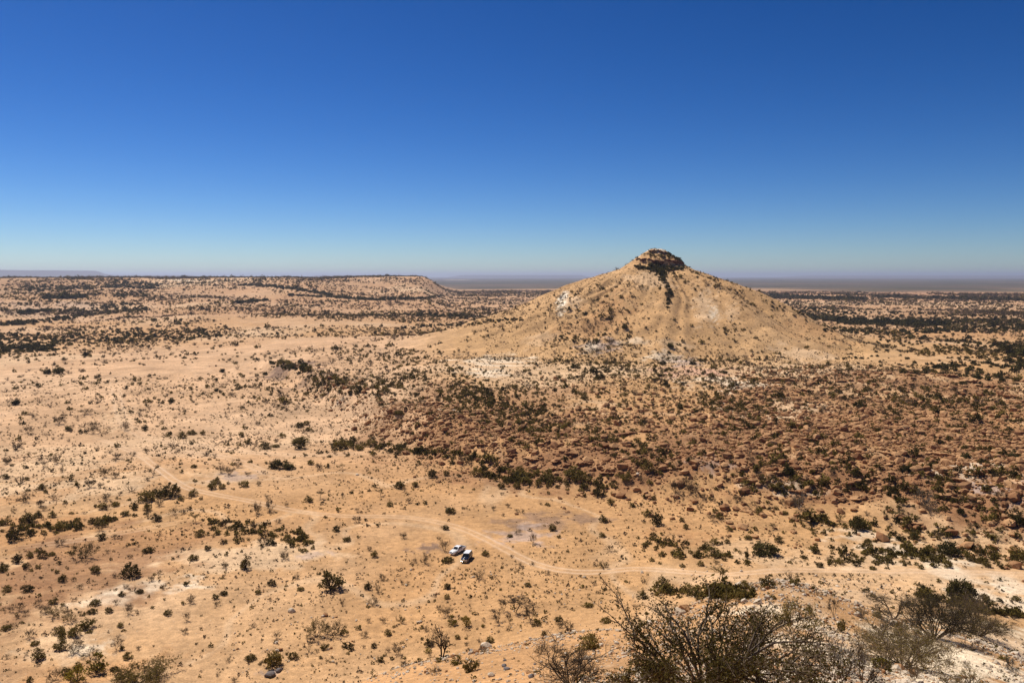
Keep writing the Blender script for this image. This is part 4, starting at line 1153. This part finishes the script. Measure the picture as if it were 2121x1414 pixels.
xs, ys = [], []
for r0, r1, n in ((60, 250, 16000), (250, 620, 50000), (620, 1300, 90000), (1300, 2600, 110000)):
    x, y = sample_density(n, r0, r1)
    if r0 >= 1300:
        k = rng.random(len(x)) < 0.55; x, y = x[k], y[k]
    xs.append(x); ys.append(y)
x = np.concatenate(xs); y = np.concatenate(ys)
k = clear_of(x, y, ALL_OCC, 0.1) & off_track(x, y); x, y = x[k], y[k]
d = np.hypot(x, y)
sz = np.exp(rng.normal(size=len(x)) * 0.42) * np.interp(d, [60, 150, 300, 620, 1300, 2600], [0.45, 0.62, 1.0, 1.6, 2.2, 3.2])
R = np.hypot(x - HX, y - HY)
sz = np.where(R < 125, sz * 1.05, sz)
P = np.stack([x, y, surf_z(x, y) - 0.04], -1)
typ = rng.random(len(x)) + 0.8 * fbm(x / 60.0, y / 60.0, 2, 151)
sel = typ < 0.50
SCRUB = [(P[sel], sz[sel]), (P[~sel], sz[~sel])]

# thickets along the dry water courses, followed from the photograph
STREAKS = [  # px path, half thickness px, count, size m
 ([(-20, 676), (60, 668), (130, 660), (230, 646), (310, 640)], 4, 330, 2.8), ([(90, 618), (180, 615)], 2.5, 160, 4.5), ([(40, 650), (110, 642)], 3, 80, 4.0),
 ([(235, 614), (300, 604)], 7, 150, 2.8), ([(120, 650), (300, 628)], 7, 180, 2.8), ([(495, 590), (560, 593), (620, 600), (690, 611)], 2.2, 380, 3.6),
 ([(600, 612), (690, 616), (780, 622), (880, 618), (960, 608)], 1.5, 260, 4.5), ([(490, 627), (560, 622)], 2, 90, 4.0), ([(0, 700), (100, 705), (200, 700), (340, 690), (460, 688)], 17, 700, 2.1),
 ([(0, 722), (120, 722)], 8, 160, 2.6), ([(220, 590), (330, 592)], 8, 300, 4.0), ([(50, 600), (200, 596)], 6, 160, 4.0), ([(860, 652), (960, 655), (1000, 655)], 3, 150, 3.0), ([(820, 680), (960, 672), (1080, 660)], 4, 160, 2.4),
 ([(1590, 615), (1690, 617), (1795, 620)], 3, 600, 5.5), ([(1800, 614), (1960, 618), (2140, 622)], 2.5, 420, 5.5), ([(1600, 634), (1760, 650), (1900, 662), (2140, 668)], 13, 750, 3.0),
 ([(1640, 650), (1760, 668), (1960, 672)], 5, 600, 4.2), ([(1700, 682), (1850, 690), (2000, 684), (2140, 680)], 6, 260, 3.2), ([(1820, 705), (1960, 715), (2140, 725)], 14, 420, 2.8), ([(1900, 760), (2000, 745), (2140, 750)], 16, 160, 2.4),
 ([(900, 940), (1000, 950), (1080, 985), (1180, 1000), (1280, 1005)], 12, 110, 1.3), ([(1000, 985), (1100, 1000)], 6, 60, 1.3), ([(930, 800), (1050, 850), (1150, 900)], 40, 700, 1.15), ([(560, 755), (640, 762)], 9, 90, 1.7),
 ([(640, 790), (760, 800), (880, 780)], 24, 380, 1.3), ([(690, 925), (800, 930), (900, 935)], 9, 90, 1.4), ([(430, 1090), (560, 1110), (640, 1120)], 18, 110, 1.0), ([(700, 735), (880, 745), (960, 780)], 18, 200, 1.2),
 ([(1330, 1110), (1420, 1140), (1520, 1150)], 16, 40, 1.1), ([(1640, 1080), (1800, 1095), (2100, 1110)], 16, 90, 1.2), ([(1720, 1150), (1900, 1150), (2120, 1160)], 22, 200, 1.0), ([(1370, 1225), (1470, 1235), (1560, 1235)], 9, 60, 1.1),
 ([(1900, 1230), (1960, 1245), (2040, 1265), (2120, 1275)], 6, 70, 1.1), ([(40, 1095), (160, 1090), (240, 1075)], 10, 60, 1.1), ([(1365, 556), (1372, 570)], 10, 60, 1.9), ([(1372, 572), (1386, 600), (1385, 640)], 4.2, 44, 2.1),
 ([(1318, 553), (1370, 560), (1415, 556)], 3.0, 90, 1.7), ([(1385, 524), (1420, 548)], 4.0, 110, 1.6), ([(1320, 556), (1400, 562)], 6, 40, 1.2), ([(1345, 553), (1400, 556)], 5, 60, 1.7),
 ([(1480, 940), (1700, 930), (1900, 960), (2121, 980)], 60, 150, 1.5), ([(1500, 1000), (1750, 1010), (2121, 1050)], 30, 110, 1.45), ([(1700, 800), (1900, 830), (2121, 860)], 34, 150, 1.5), ([(1200, 900), (1400, 950)], 34, 110, 1.4), ([(1450, 830), (1600, 850)], 30, 110, 1.4), ([(1750, 740), (1900, 760), (2100, 790)], 16, 130, 1.9), ([(1330, 528), (1390, 532)], 4, 36, 1.5), ([(1160, 700), (1260, 712)], 8, 60, 1.2)]
px, py, ss, dk = [], [], [], []
for path, th, n, s in STREAKS:
    path = np.array(path, float)
    L = np.concatenate([[0], np.cumsum(np.hypot(*np.diff(path, axis=0).T))])
    t = rng.uniform(0, L[-1], n)
    px.append(np.interp(t, L, path[:, 0]) + rng.normal(size=n) * th * 0.6); py.append(np.interp(t, L, path[:, 1]) + rng.normal(size=n) * th * 0.55)
    ss.append(s * np.exp(rng.normal(size=n) * 0.35)); dk.append(np.full(n, s > 1.55))
px, py, ss, dk = map(np.concatenate, (px, py, ss, dk))
Q = cast(px, py)
ok = ~np.isnan(Q).any(1) & ~((ss > 2.4) & (py > 590) & (np.abs(px - 1380) > 60) & (np.hypot(Q[:, 0] - HX, Q[:, 1] - HY) < 205)); Q, ss, dk = Q[ok], ss[ok], dk[ok]
ok = clear_of(Q[:, 0], Q[:, 1], ALL_OCC, 0.0) & off_track(Q[:, 0], Q[:, 1]); Q, ss, dk = Q[ok], ss[ok], dk[ok]
Q[:, 2] = surf_z(Q[:, 0], Q[:, 1]) - 0.04
scatter_stuff('thicket_scrub', FK_MESH, Q[dk], ss[dk], 'dense dark green thickets along dry water courses', seed=2, hs=np.full(int(dk.sum()), 0.95))
g2 = (np.concatenate([Q[~dk], np.array([r[:3] for r in REST]).reshape(-1, 3)]), np.concatenate([ss[~dk], np.array([r[3] for r in REST])]))
scatter_stuff('green_scrub', FG_MESH, np.concatenate([SCRUB[0][0], g2[0]]), np.concatenate([SCRUB[0][1], g2[1]]), 'countless small green shrubs over plain and hills', seed=3)
scatter_stuff('dry_scrub', FD_MESH, SCRUB[1][0], SCRUB[1][1], 'countless small dry bushes over plain and hills', seed=4, hs=np.full(len(SCRUB[1][0]), 0.85))

# tufts of dead grass
xs, ys = [], []
for r0, r1, n in ((8, 60, 1500), (60, 140, 14000), (140, 260, 26000), (260, 420, 26000)):
    x, y = polar_points(n, r0, r1)
    k = rng.random(len(x)) < np.clip(0.45 + 1.3 * fbm(x / 16.0, y / 16.0, 3, 161), 0.03, 1)
    xs.append(x[k]); ys.append(y[k])
x, y = polar_points(15000, 360, 720, 1.0, -2, 24); k = np.hypot(x - HX, y - HY) < 180; xs.append(x[k]); ys.append(y[k])
x = np.concatenate(xs); y = np.concatenate(ys); k = off_track(x, y, 2.0) & clear_of(x, y, ALL_OCC, -0.1); x, y = x[k], y[k]
d = np.hypot(x, y)
sz = np.exp(rng.normal(size=len(x)) * 0.45) * np.interp(d, [10, 60, 150, 400, 700], [0.13, 0.20, 0.30, 0.48, 0.7])
scatter_stuff('grass_tufts', T_MESH, np.stack([x, y, surf_z(x, y) - 0.01], -1), sz, 'small dead grass tufts sprinkled over the sand', seed=5)

# broken stones of the outcrops
xs, ys = [], []
for r0, r1, n in ((140, 260, 80000), (260, 440, 100000)):
    x, y = polar_points(n, r0, r1)
    k = rng.random(len(x)) < 0.85 * rock_zone(x, y)
    xs.append(x[k]); ys.append(y[k])
x = np.concatenate(xs); y = np.concatenate(ys); k = off_track(x, y, 2.6); x, y = x[k], y[k]
sz = np.clip(0.42 * np.exp(rng.normal(size=len(x)) * 0.85), 0.12, 3.4)
scatter_stuff('rubble', FR_MESH, np.stack([x, y, surf_z(x, y) + 0.08 * sz], -1), sz, 'brown rubble strewn over the rocky outcrop', seed=6, tilt=0.25)
# pale stones of the near slope
xs, ys = [], []
for r0, r1, n, s in ((8, 32, 42000, .06), (32, 80, 60000, .10), (80, 130, 8000, .16)):
    x, y = polar_points(n, r0, r1, 1.0, -20, 38)
    az = np.degrees(np.arctan2(x, y))
    k = rng.random(len(x)) < (0.25 + 0.75 * sstep(5, 25, az)) * np.clip(0.55 + 1.2 * fbm(x / 6.0, y / 6.0, 3, 171), 0.05, 1)
    xs.append(x[k]); ys.append(y[k])
x = np.concatenate(xs); y = np.concatenate(ys)
d = np.hypot(x, y)
sz = np.interp(d, [8, 30, 80, 130], [.06, .10, .15, .18]) * np.exp(rng.normal(size=len(x)) * 0.6)
scatter_stuff('pale_stones', FL_MESH, np.stack([x, y, surf_z(x, y) + 0.1 * sz], -1), sz, 'pale limestone pebbles covering the near slope', seed=7, tilt=0.3)
k = rng.random(len(x)) < 0.12
scatter_stuff('brown_stones', FR_MESH, np.stack([x[k] + 0.3, y[k] + 0.3, surf_z(x[k] + 0.3, y[k] + 0.3) + 0.1 * sz[k]], -1), sz[k] * 1.4, 'brown stones among the pale pebbles of the near slope', seed=8, tilt=0.3)

# ------------------------------------------------------------------ parked cars
def paint(name, col, rough=0.3, metal=0.0, coat=0.6):
    k = NT(name)
    tc = k.n('ShaderNodeTexCoord').outputs['Object']
    nz = k.noise(3.0, 4, 0.6, tc).outputs[0]
    sep = k.n('ShaderNodeSeparateXYZ'); k.l(tc, sep.inputs[0])
    dust = k.math('MULTIPLY', k.ramp(sep.outputs[2], (0.3, 0.9, 0.3, 0.0)), k.ramp(nz, (0.3, 0.7, 0.4, 1.0)))
    k.l(k.mix(dust, col, (.42, .29, .18)), k.b.inputs['Base Color'])
    k.val(k.b, Roughness=rough, Metallic=metal)
    k.b.inputs['Coat Weight'].default_value = coat
    return k.m
M_WHITEP = paint('white_car_paint', (.80, .80, .79)); M_NAVY = paint('navy_car_paint', (.012, .014, .026), 0.25)
M_GLASSC = paint('tinted_car_glass', (.012, .014, .016), 0.08, 0.0, 0.0); M_TYRE = paint('tyre_rubber', (.025, .023, .022), 0.9, 0, 0)
M_STEEL = paint('wheel_steel', (.40, .40, .40), 0.4, 0.7, 0); M_CHROME = paint('chrome_trim', (.75, .75, .75), 0.2, 0.9, 0)
M_LAMP = paint('headlamp_glass', (.75, .76, .78), 0.15, 0.2, 0.5); M_PLATE = paint('yellow_number_plate', (.62, .52, .06), 0.5, 0, 0)
M_LINER = paint('dark_bed_liner', (.035, .034, .034), 0.85, 0, 0); M_REDL = paint('tail_lamp_red', (.35, .02, .015), 0.3, 0, 0.4)

def bevel_mesh(name, V, F, mat, w=0.05, seg=3):
    bm = bmesh.new()
    vs = [bm.verts.new(v) for v in V]
    for f in F: bm.faces.new([vs[i] for i in f])
    bm.normal_update(); bmesh.ops.recalc_face_normals(bm, faces=bm.faces)
    if w: bmesh.ops.bevel(bm, geom=list(bm.edges), offset=w, segments=seg, affect='EDGES', profile=0.6, clamp_overlap=True)
    me = bpy.data.meshes.new(name); bm.to_mesh(me); bm.free(); me.materials.append(mat)
    for p in me.polygons: p.use_smooth = len(p.vertices) == 4 and p.area < 0.12
    return me
BOXF = [(0, 3, 2, 1), (4, 5, 6, 7), (0, 1, 5, 4), (1, 2, 6, 5), (2, 3, 7, 6), (3, 0, 4, 7)]
def box_v(x0, x1, y0, y1, z0, z1): return [(x0, y0, z0), (x1, y0, z0), (x1, y1, z0), (x0, y1, z0), (x0, y0, z1), (x1, y0, z1), (x1, y1, z1), (x0, y1, z1)]
def loft(name, st, mat, w=0.03):
    """st: (x, half width, z bottom, z top) stations of a car body"""
    V, F = [], []
    for x, hw, zb, zt in st:
        V += [(x, -hw * .9, zb), (x, -hw, zb + .16), (x, -hw, zb + (zt - zb) * .72), (x, -hw * .94, zt), (x, hw * .94, zt), (x, hw, zb + (zt - zb) * .72), (x, hw, zb + .16), (x, hw * .9, zb)]
    n = 8
    for s in range(len(st) - 1):
        for k in range(n):
            a = s * n + k; b = s * n + (k + 1) % n
            F.append((a, b, b + n, a + n))
    F.append(tuple(range(n))); F.append(tuple((len(st) - 1) * n + k for k in reversed(range(n))))
    bm = bmesh.new(); vs = [bm.verts.new(v) for v in V]
    for f in F: bm.faces.new([vs[i] for i in f])
    bmesh.ops.recalc_face_normals(bm, faces=bm.faces)
    me = bpy.data.meshes.new(name); bm.to_mesh(me); bm.free(); me.materials.append(mat)
    for p in me.polygons: p.use_smooth = len(p.vertices) == 4
    return me
def wheel_parts(root, x, y, r=0.40, w=0.26):
    def cyl(rr, y0, y1, n=24, lip=0.0):
        V = []; F = []
        ring = [(y0, rr - lip), (y0 + lip, rr), (y1 - lip, rr), (y1, rr - lip)]
        for yy, q in ring:
            V += [(q * math.cos(2 * math.pi * k / n), yy, q * math.sin(2 * math.pi * k / n)) for k in range(n)]
        for s in range(3):
            for k in range(n): F.append((s * n + k, s * n + (k + 1) % n, (s + 1) * n + (k + 1) % n, (s + 1) * n + k))
        F.append(tuple(range(n))); F.append(tuple(3 * n + k for k in reversed(range(n))))
        return V, F
    s = 1 if y > 0 else -1
    V, F = cyl(r, -w / 2, w / 2, lip=0.04)
    wo = link('wheel', bevel_mesh('wheel', V, F, M_TYRE, 0), root, (x, y, r))
    V, F = cyl(r * 0.58, s * w * 0.5 - 0.02, s * w * 0.5 + 0.02, lip=0.012)
    link('rim', bevel_mesh('rim', V, F, M_STEEL, 0), wo)
def cabin(root, lo, hi, paint_m, ws_only=False, roof=None):
    """lo/hi: (x0, x1, half y, z) of the greenhouse foot and roof"""
    def ring(t): return [(a + (b - a) * t) for a, b in zip(lo, hi)]
    def P(t, sx, sy):
        x0, x1, hy, z = ring(t); return (x1 if sx > 0 else x0, hy * sy, z)
    V = [P(0, -1, -1), P(0, 1, -1), P(0, 1, 1), P(0, -1, 1), P(1, -1, -1), P(1, 1, -1), P(1, 1, 1), P(1, -1, 1)]
    link('cabin', bevel_mesh('cabin', V, BOXF, paint_m, 0.05), root)
    def pane(nm, A, B, Cc, D, u0, u1, v0, v1, off):
        A, B, Cc, D = map(Vector, (A, B, Cc, D))
        def bl(u, v): return (A * (1 - u) + B * u) * (1 - v) + (D * (1 - u) + Cc * u) * v
        q = [bl(u0, v0), bl(u1, v0), bl(u1, v1), bl(u0, v1)]
        nrm = (q[1] - q[0]).cross(q[3] - q[0]).normalized() * off
        V = [v + nrm for v in q] + [v - nrm * 1.2 for v in q]
        link(nm, bevel_mesh(nm, V, BOXF, M_GLASSC, 0.004, 1), root)
    pane('windscreen', V[1], V[2], V[6], V[5], .07, .93, .14, .90, 0.012)
    pane('rear_window', V[3], V[0], V[4], V[7], .10, .90, .20, .88, 0.012)
    cuts = ((.03, .31), (.36, .62), (.67, .93)) if ws_only else ((.10, .47), (.52, .88))
    for u0, u1 in cuts:
        pane('side_window', V[0], V[1], V[5], V[4], u0, u1, .18, .86, 0.012)
        pane('side_window', V[2], V[3], V[7], V[6], 1 - u1, 1 - u0, .18, .86, 0.012)
def part_box(root, nm, m, *a, w=0.02, seg=2): return link(nm, bevel_mesh(nm, box_v(*a), BOXF, m, w, seg), root)
CAR_S = 0.67
def car_root(name, px, py, hd, label):
    p = cast(px, py)[0]
    h = Vector((hd[0], hd[1], 0)).normalized()
    z = [float(surf_z(np.array([p[0] + h.x * dx - h.y * dy]), np.array([p[1] + h.y * dx + h.x * dy]))[0]) for dx in (1.5, -1.5) for dy in (.8, -.8)]
    pit = -math.atan2((z[0] + z[1] - z[2] - z[3]) / 2, 3.0); rol = math.atan2((z[0] + z[2] - z[1] - z[3]) / 2, 1.6)
    r = link(name, None, None, (p[0], p[1], sum(z) / 4 - 0.02), (rol, pit, math.atan2(h.y, h.x)), (CAR_S,) * 3)
    tag(r, label, 'car'); return r

def build_pickup():
    r = car_root('pickup_truck', 948, 1143.5, (-2.5, -4.0), 'white double-cab pickup truck parked on the sand behind the dark off-roader')
    link('body', loft('body', [(2.62, .70, .52, .90), (2.52, .82, .42, 1.0), (2.2, .90, .40, 1.07), (1.6, .92, .40, 1.12), (1.0, .92, .38, 1.14), (-.9, .92, .38, 1.14), (-.98, .92, .40, 1.14)], M_WHITEP), r)
    cabin(r, (-.98, 1.22, .87, 1.12), (-.80, .34, .70, 1.76), M_WHITEP)
    b = part_box(r, 'cargo_bed', M_WHITEP, -2.62, -1.0, -.91, .91, .42, .66)
    for nm, a in (('bed_wall', (-2.62, -1.0, .84, .92, .64, 1.14)), ('bed_wall', (-2.62, -1.0, -.92, -.84, .64, 1.14)), ('tailgate', (-2.66, -2.58, -.84, .84, .60, 1.13)), ('front_panel', (-1.06, -1.0, -.84, .84, .64, 1.13))):
        part_box(b, nm, M_WHITEP, *a)
    part_box(b, 'bed_liner', M_LINER, -2.57, -1.07, -.83, .83, .655, .70)
    part_box(r, 'grille', M_LINER, 2.56, 2.66, -.45, .45, .70, .88); part_box(r, 'bumper', M_WHITEP, 2.48, 2.74, -.84, .84, .42, .64, w=.05)
    part_box(r, 'rear_bumper', M_CHROME, -2.78, -2.62, -.80, .80, .46, .60)
    for s in (-1, 1):
        part_box(r, 'headlight', M_LAMP, 2.40, 2.60, min(s * .50, s * .80), max(s * .50, s * .80), .74, .94)
        part_box(r, 'tail_light', M_REDL, -2.68, -2.60, min(s * .80, s * .925), max(s * .80, s * .925), .78, 1.08)
        part_box(r, 'wing_mirror', M_LINER, .78, .92, min(s * .93, s * 1.12), max(s * .93, s * 1.12), 1.16, 1.34)
        part_box(r, 'wheel_arch', M_LINER, 1.12, 2.02, min(s * .70, s * .935), max(s * .70, s * .935), .40, .88, w=.12); part_box(r, 'wheel_arch', M_LINER, -2.10, -1.20, min(s * .70, s * .935), max(s * .70, s * .935), .44, .88, w=.12)
        for x in (1.57, -1.65): wheel_parts(r, x, s * .80)
build_pickup()
def build_offroader():
    r = car_root('off_roader', 967, 1159, (-1.0, -4.0), 'dark navy off-road car with white roof parked beside the white pickup')
    link('body', loft('body', [(2.42, .72, .55, .98), (2.32, .86, .46, 1.08), (2.0, .93, .44, 1.16), (1.4, .95, .42, 1.20), (.9, .95, .42, 1.22), (-2.2, .95, .42, 1.22), (-2.36, .90, .48, 1.18)], M_NAVY), r)
    cabin(r, (-2.34, 1.0, .90, 1.20), (-2.20, .42, .76, 1.90), M_NAVY, ws_only=True)
    part_box(r, 'roof', M_WHITEP, -2.16, .40, -.76, .76, 1.88, 1.95, w=.03)
    part_box(r, 'grille', M_CHROME, 2.36, 2.47, -.48, .48, .76, .96); part_box(r, 'bumper', M_CHROME, 2.34, 2.60, -.88, .88, .46, .66, w=.05)
    part_box(r, 'number_plate', M_PLATE, 2.60, 2.62, -.27, .27, .50, .62, w=0.004); part_box(r, 'rear_bumper', M_LINER, -2.52, -2.36, -.86, .86, .48, .64)
    part_box(r, 'spare_wheel_cover', M_LINER, -2.60, -2.38, -.36, .36, .78, 1.46, w=.10)
    for s in (-1, 1):
        part_box(r, 'headlight', M_LAMP, 2.26, 2.43, min(s * .54, s * .82), max(s * .54, s * .82), .78, .98)
        part_box(r, 'fog_lamp', M_PLATE, 2.56, 2.63, min(s * .50, s * .68), max(s * .50, s * .68), .50, .60, w=.01)
        part_box(r, 'wing_mirror', M_LINER, .64, .78, min(s * .96, s * 1.16), max(s * .96, s * 1.16), 1.24, 1.44)
        part_box(r, 'tail_light', M_REDL, -2.42, -2.34, min(s * .78, s * .92), max(s * .78, s * .92), .86, 1.10)
        part_box(r, 'wheel_arch', M_LINER, 1.0, 1.92, min(s * .72, s * .965), max(s * .72, s * .965), .44, .92, w=.12); part_box(r, 'wheel_arch', M_LINER, -1.86, -.94, min(s * .72, s * .965), max(s * .72, s * .965), .44, .92, w=.12)
        for x in (1.45, -1.40): wheel_parts(r, x, s * .82, 0.42, 0.28)
build_offroader()

# ------------------------------------------------------------------ rock bands round the hill top
def cliff_band(name, R0, ph0, ph1, hmax, over, seed, label, lean=0.0):
    rng = np.random.default_rng(seed)
    n = 110
    ph = np.linspace(ph0, ph1, n); u = (ph - ph0) / (ph1 - ph0)
    env = np.clip(np.minimum(u, 1 - u) * 4.0, 0.03, 1) * np.clip(0.80 + 1.1 * fbm(ph * 6, ph * 0, 4, seed, 0.65), 0.25, 1.25)
    R = R0 + 2.6 * fbm(ph * 3.5, ph * 0 + 4, 4, seed + 3, 0.65)
    x = HX + R * np.sin(ph); y = HY - R * np.cos(ph)
    zt = ground_h(x, y) + hill_bump(HX + (R - 1.3) * np.sin(ph), HY - (R - 1.3) * np.cos(ph)) + 0.15 + lean * u + 0.9 * fbm(ph * 9, ph * 0 + 7, 3, seed + 5)
    h = hmax * env
    lay = [(-3.0, 0.00), (-1.4, 0.06), (0.3 + over, 0.04), (0.45 + over, -0.10), (0.25 + over, -0.24), (0.05 + over * .55, -0.30), (0.25 + over * .6, -0.46), (-0.1 + over * .3, -0.62), (0.1, -0.74), (-0.1, -1.0), (0.4, -1.25)]
    V = []
    for k, (dr, fz) in enumerate(lay):
        j = rng.normal(size=n) * 0.28 + 1.6 * fbm(ph * 16, ph * 0 + k * 0.35, 2, seed + 9)
        rr = R + dr * (0.35 + 0.65 * env) + (j if k > 1 else 0) * env
        rr = rr + (-fz) * 0.9 * env
        V.append(np.stack([HX + rr * np.sin(ph), HY - rr * np.cos(ph), zt + fz * h + rng.normal(size=n) * 0.07 - (0.5 * (1 - env) if k < 3 else 0)], -1))
    V = np.concatenate(V); m = len(lay)
    i = np.arange(m * n).reshape(m, n)
    q = np.stack([i[:-1, :-1], i[1:, :-1], i[1:, 1:], i[:-1, 1:]], -1).reshape(-1, 4)
    o = link(name, new_mesh(name, V, q, mats=[M_ROCKR])); tag(o, label, 'rock ledge', 'rock bands at the top of the cone hill')
cliff_band('rock_ledge', 17.6, -1.05, 1.2, 3.8, 0.7, 601, 'thick dark red rock band running below the top of the cone hill', -1.2)
cliff_band('rock_ledge', 8.2, -0.95, 0.75, 0.9, 0.25, 611, 'thin upper rock band just under the flat top of the cone hill', -0.3)

# blocks fallen from the rock bands
_rng = np.random.default_rng(91)
_made = []
for _k in range(34):
    _ph = _rng.uniform(-1.0, 1.2); _R = _rng.uniform(18.5, 27) if _k < 24 else _rng.uniform(7.5, 15)
    _x, _y = HX + _R * math.sin(_ph), HY - _R * math.cos(_ph)
    _w = float(np.clip(0.9 * math.exp(_rng.normal() * 0.5), 0.5, 2.6))
    _z = float(surf_z(np.array([_x]), np.array([_y]))[0])
    _o = link('boulder', R_MESH[int(_rng.integers(len(R_MESH)))], None, (_x, _y, _z + 0.12 * _w), (_rng.normal() * .2, _rng.normal() * .2, _rng.uniform(0, 6.28)), (_w, _w, _w))
    _a, _b, _ = to_px(np.array([_x, _y, _z]))
    _made.append((_o, float(_a), float(_b), ('small' if _w < 1.2 else 'large') + (' fallen block under hilltop rock band' if _k < 24 else ' block lying on the hilltop'), 'boulder', 'fallen blocks at the hilltop', _w))
_made.sort(key=lambda r: (r[3], r[1]))
for _kind in sorted(set(r[3] for r in _made)):
    _rs = [r for r in _made if r[3] == _kind]
    for _i, _r in enumerate(_rs):
        tag(_r[0], f'{_kind}, {("first", "second", "third", "fourth", "fifth", "sixth", "seventh", "eighth", "ninth", "tenth", "eleventh", "twelfth", "thirteenth", "fourteenth", "fifteenth", "sixteenth", "seventeenth", "eighteenth", "nineteenth", "twentieth", "twenty-first", "twenty-second", "twenty-third", "twenty-fourth")[_i]} from left', _r[4], _r[5])
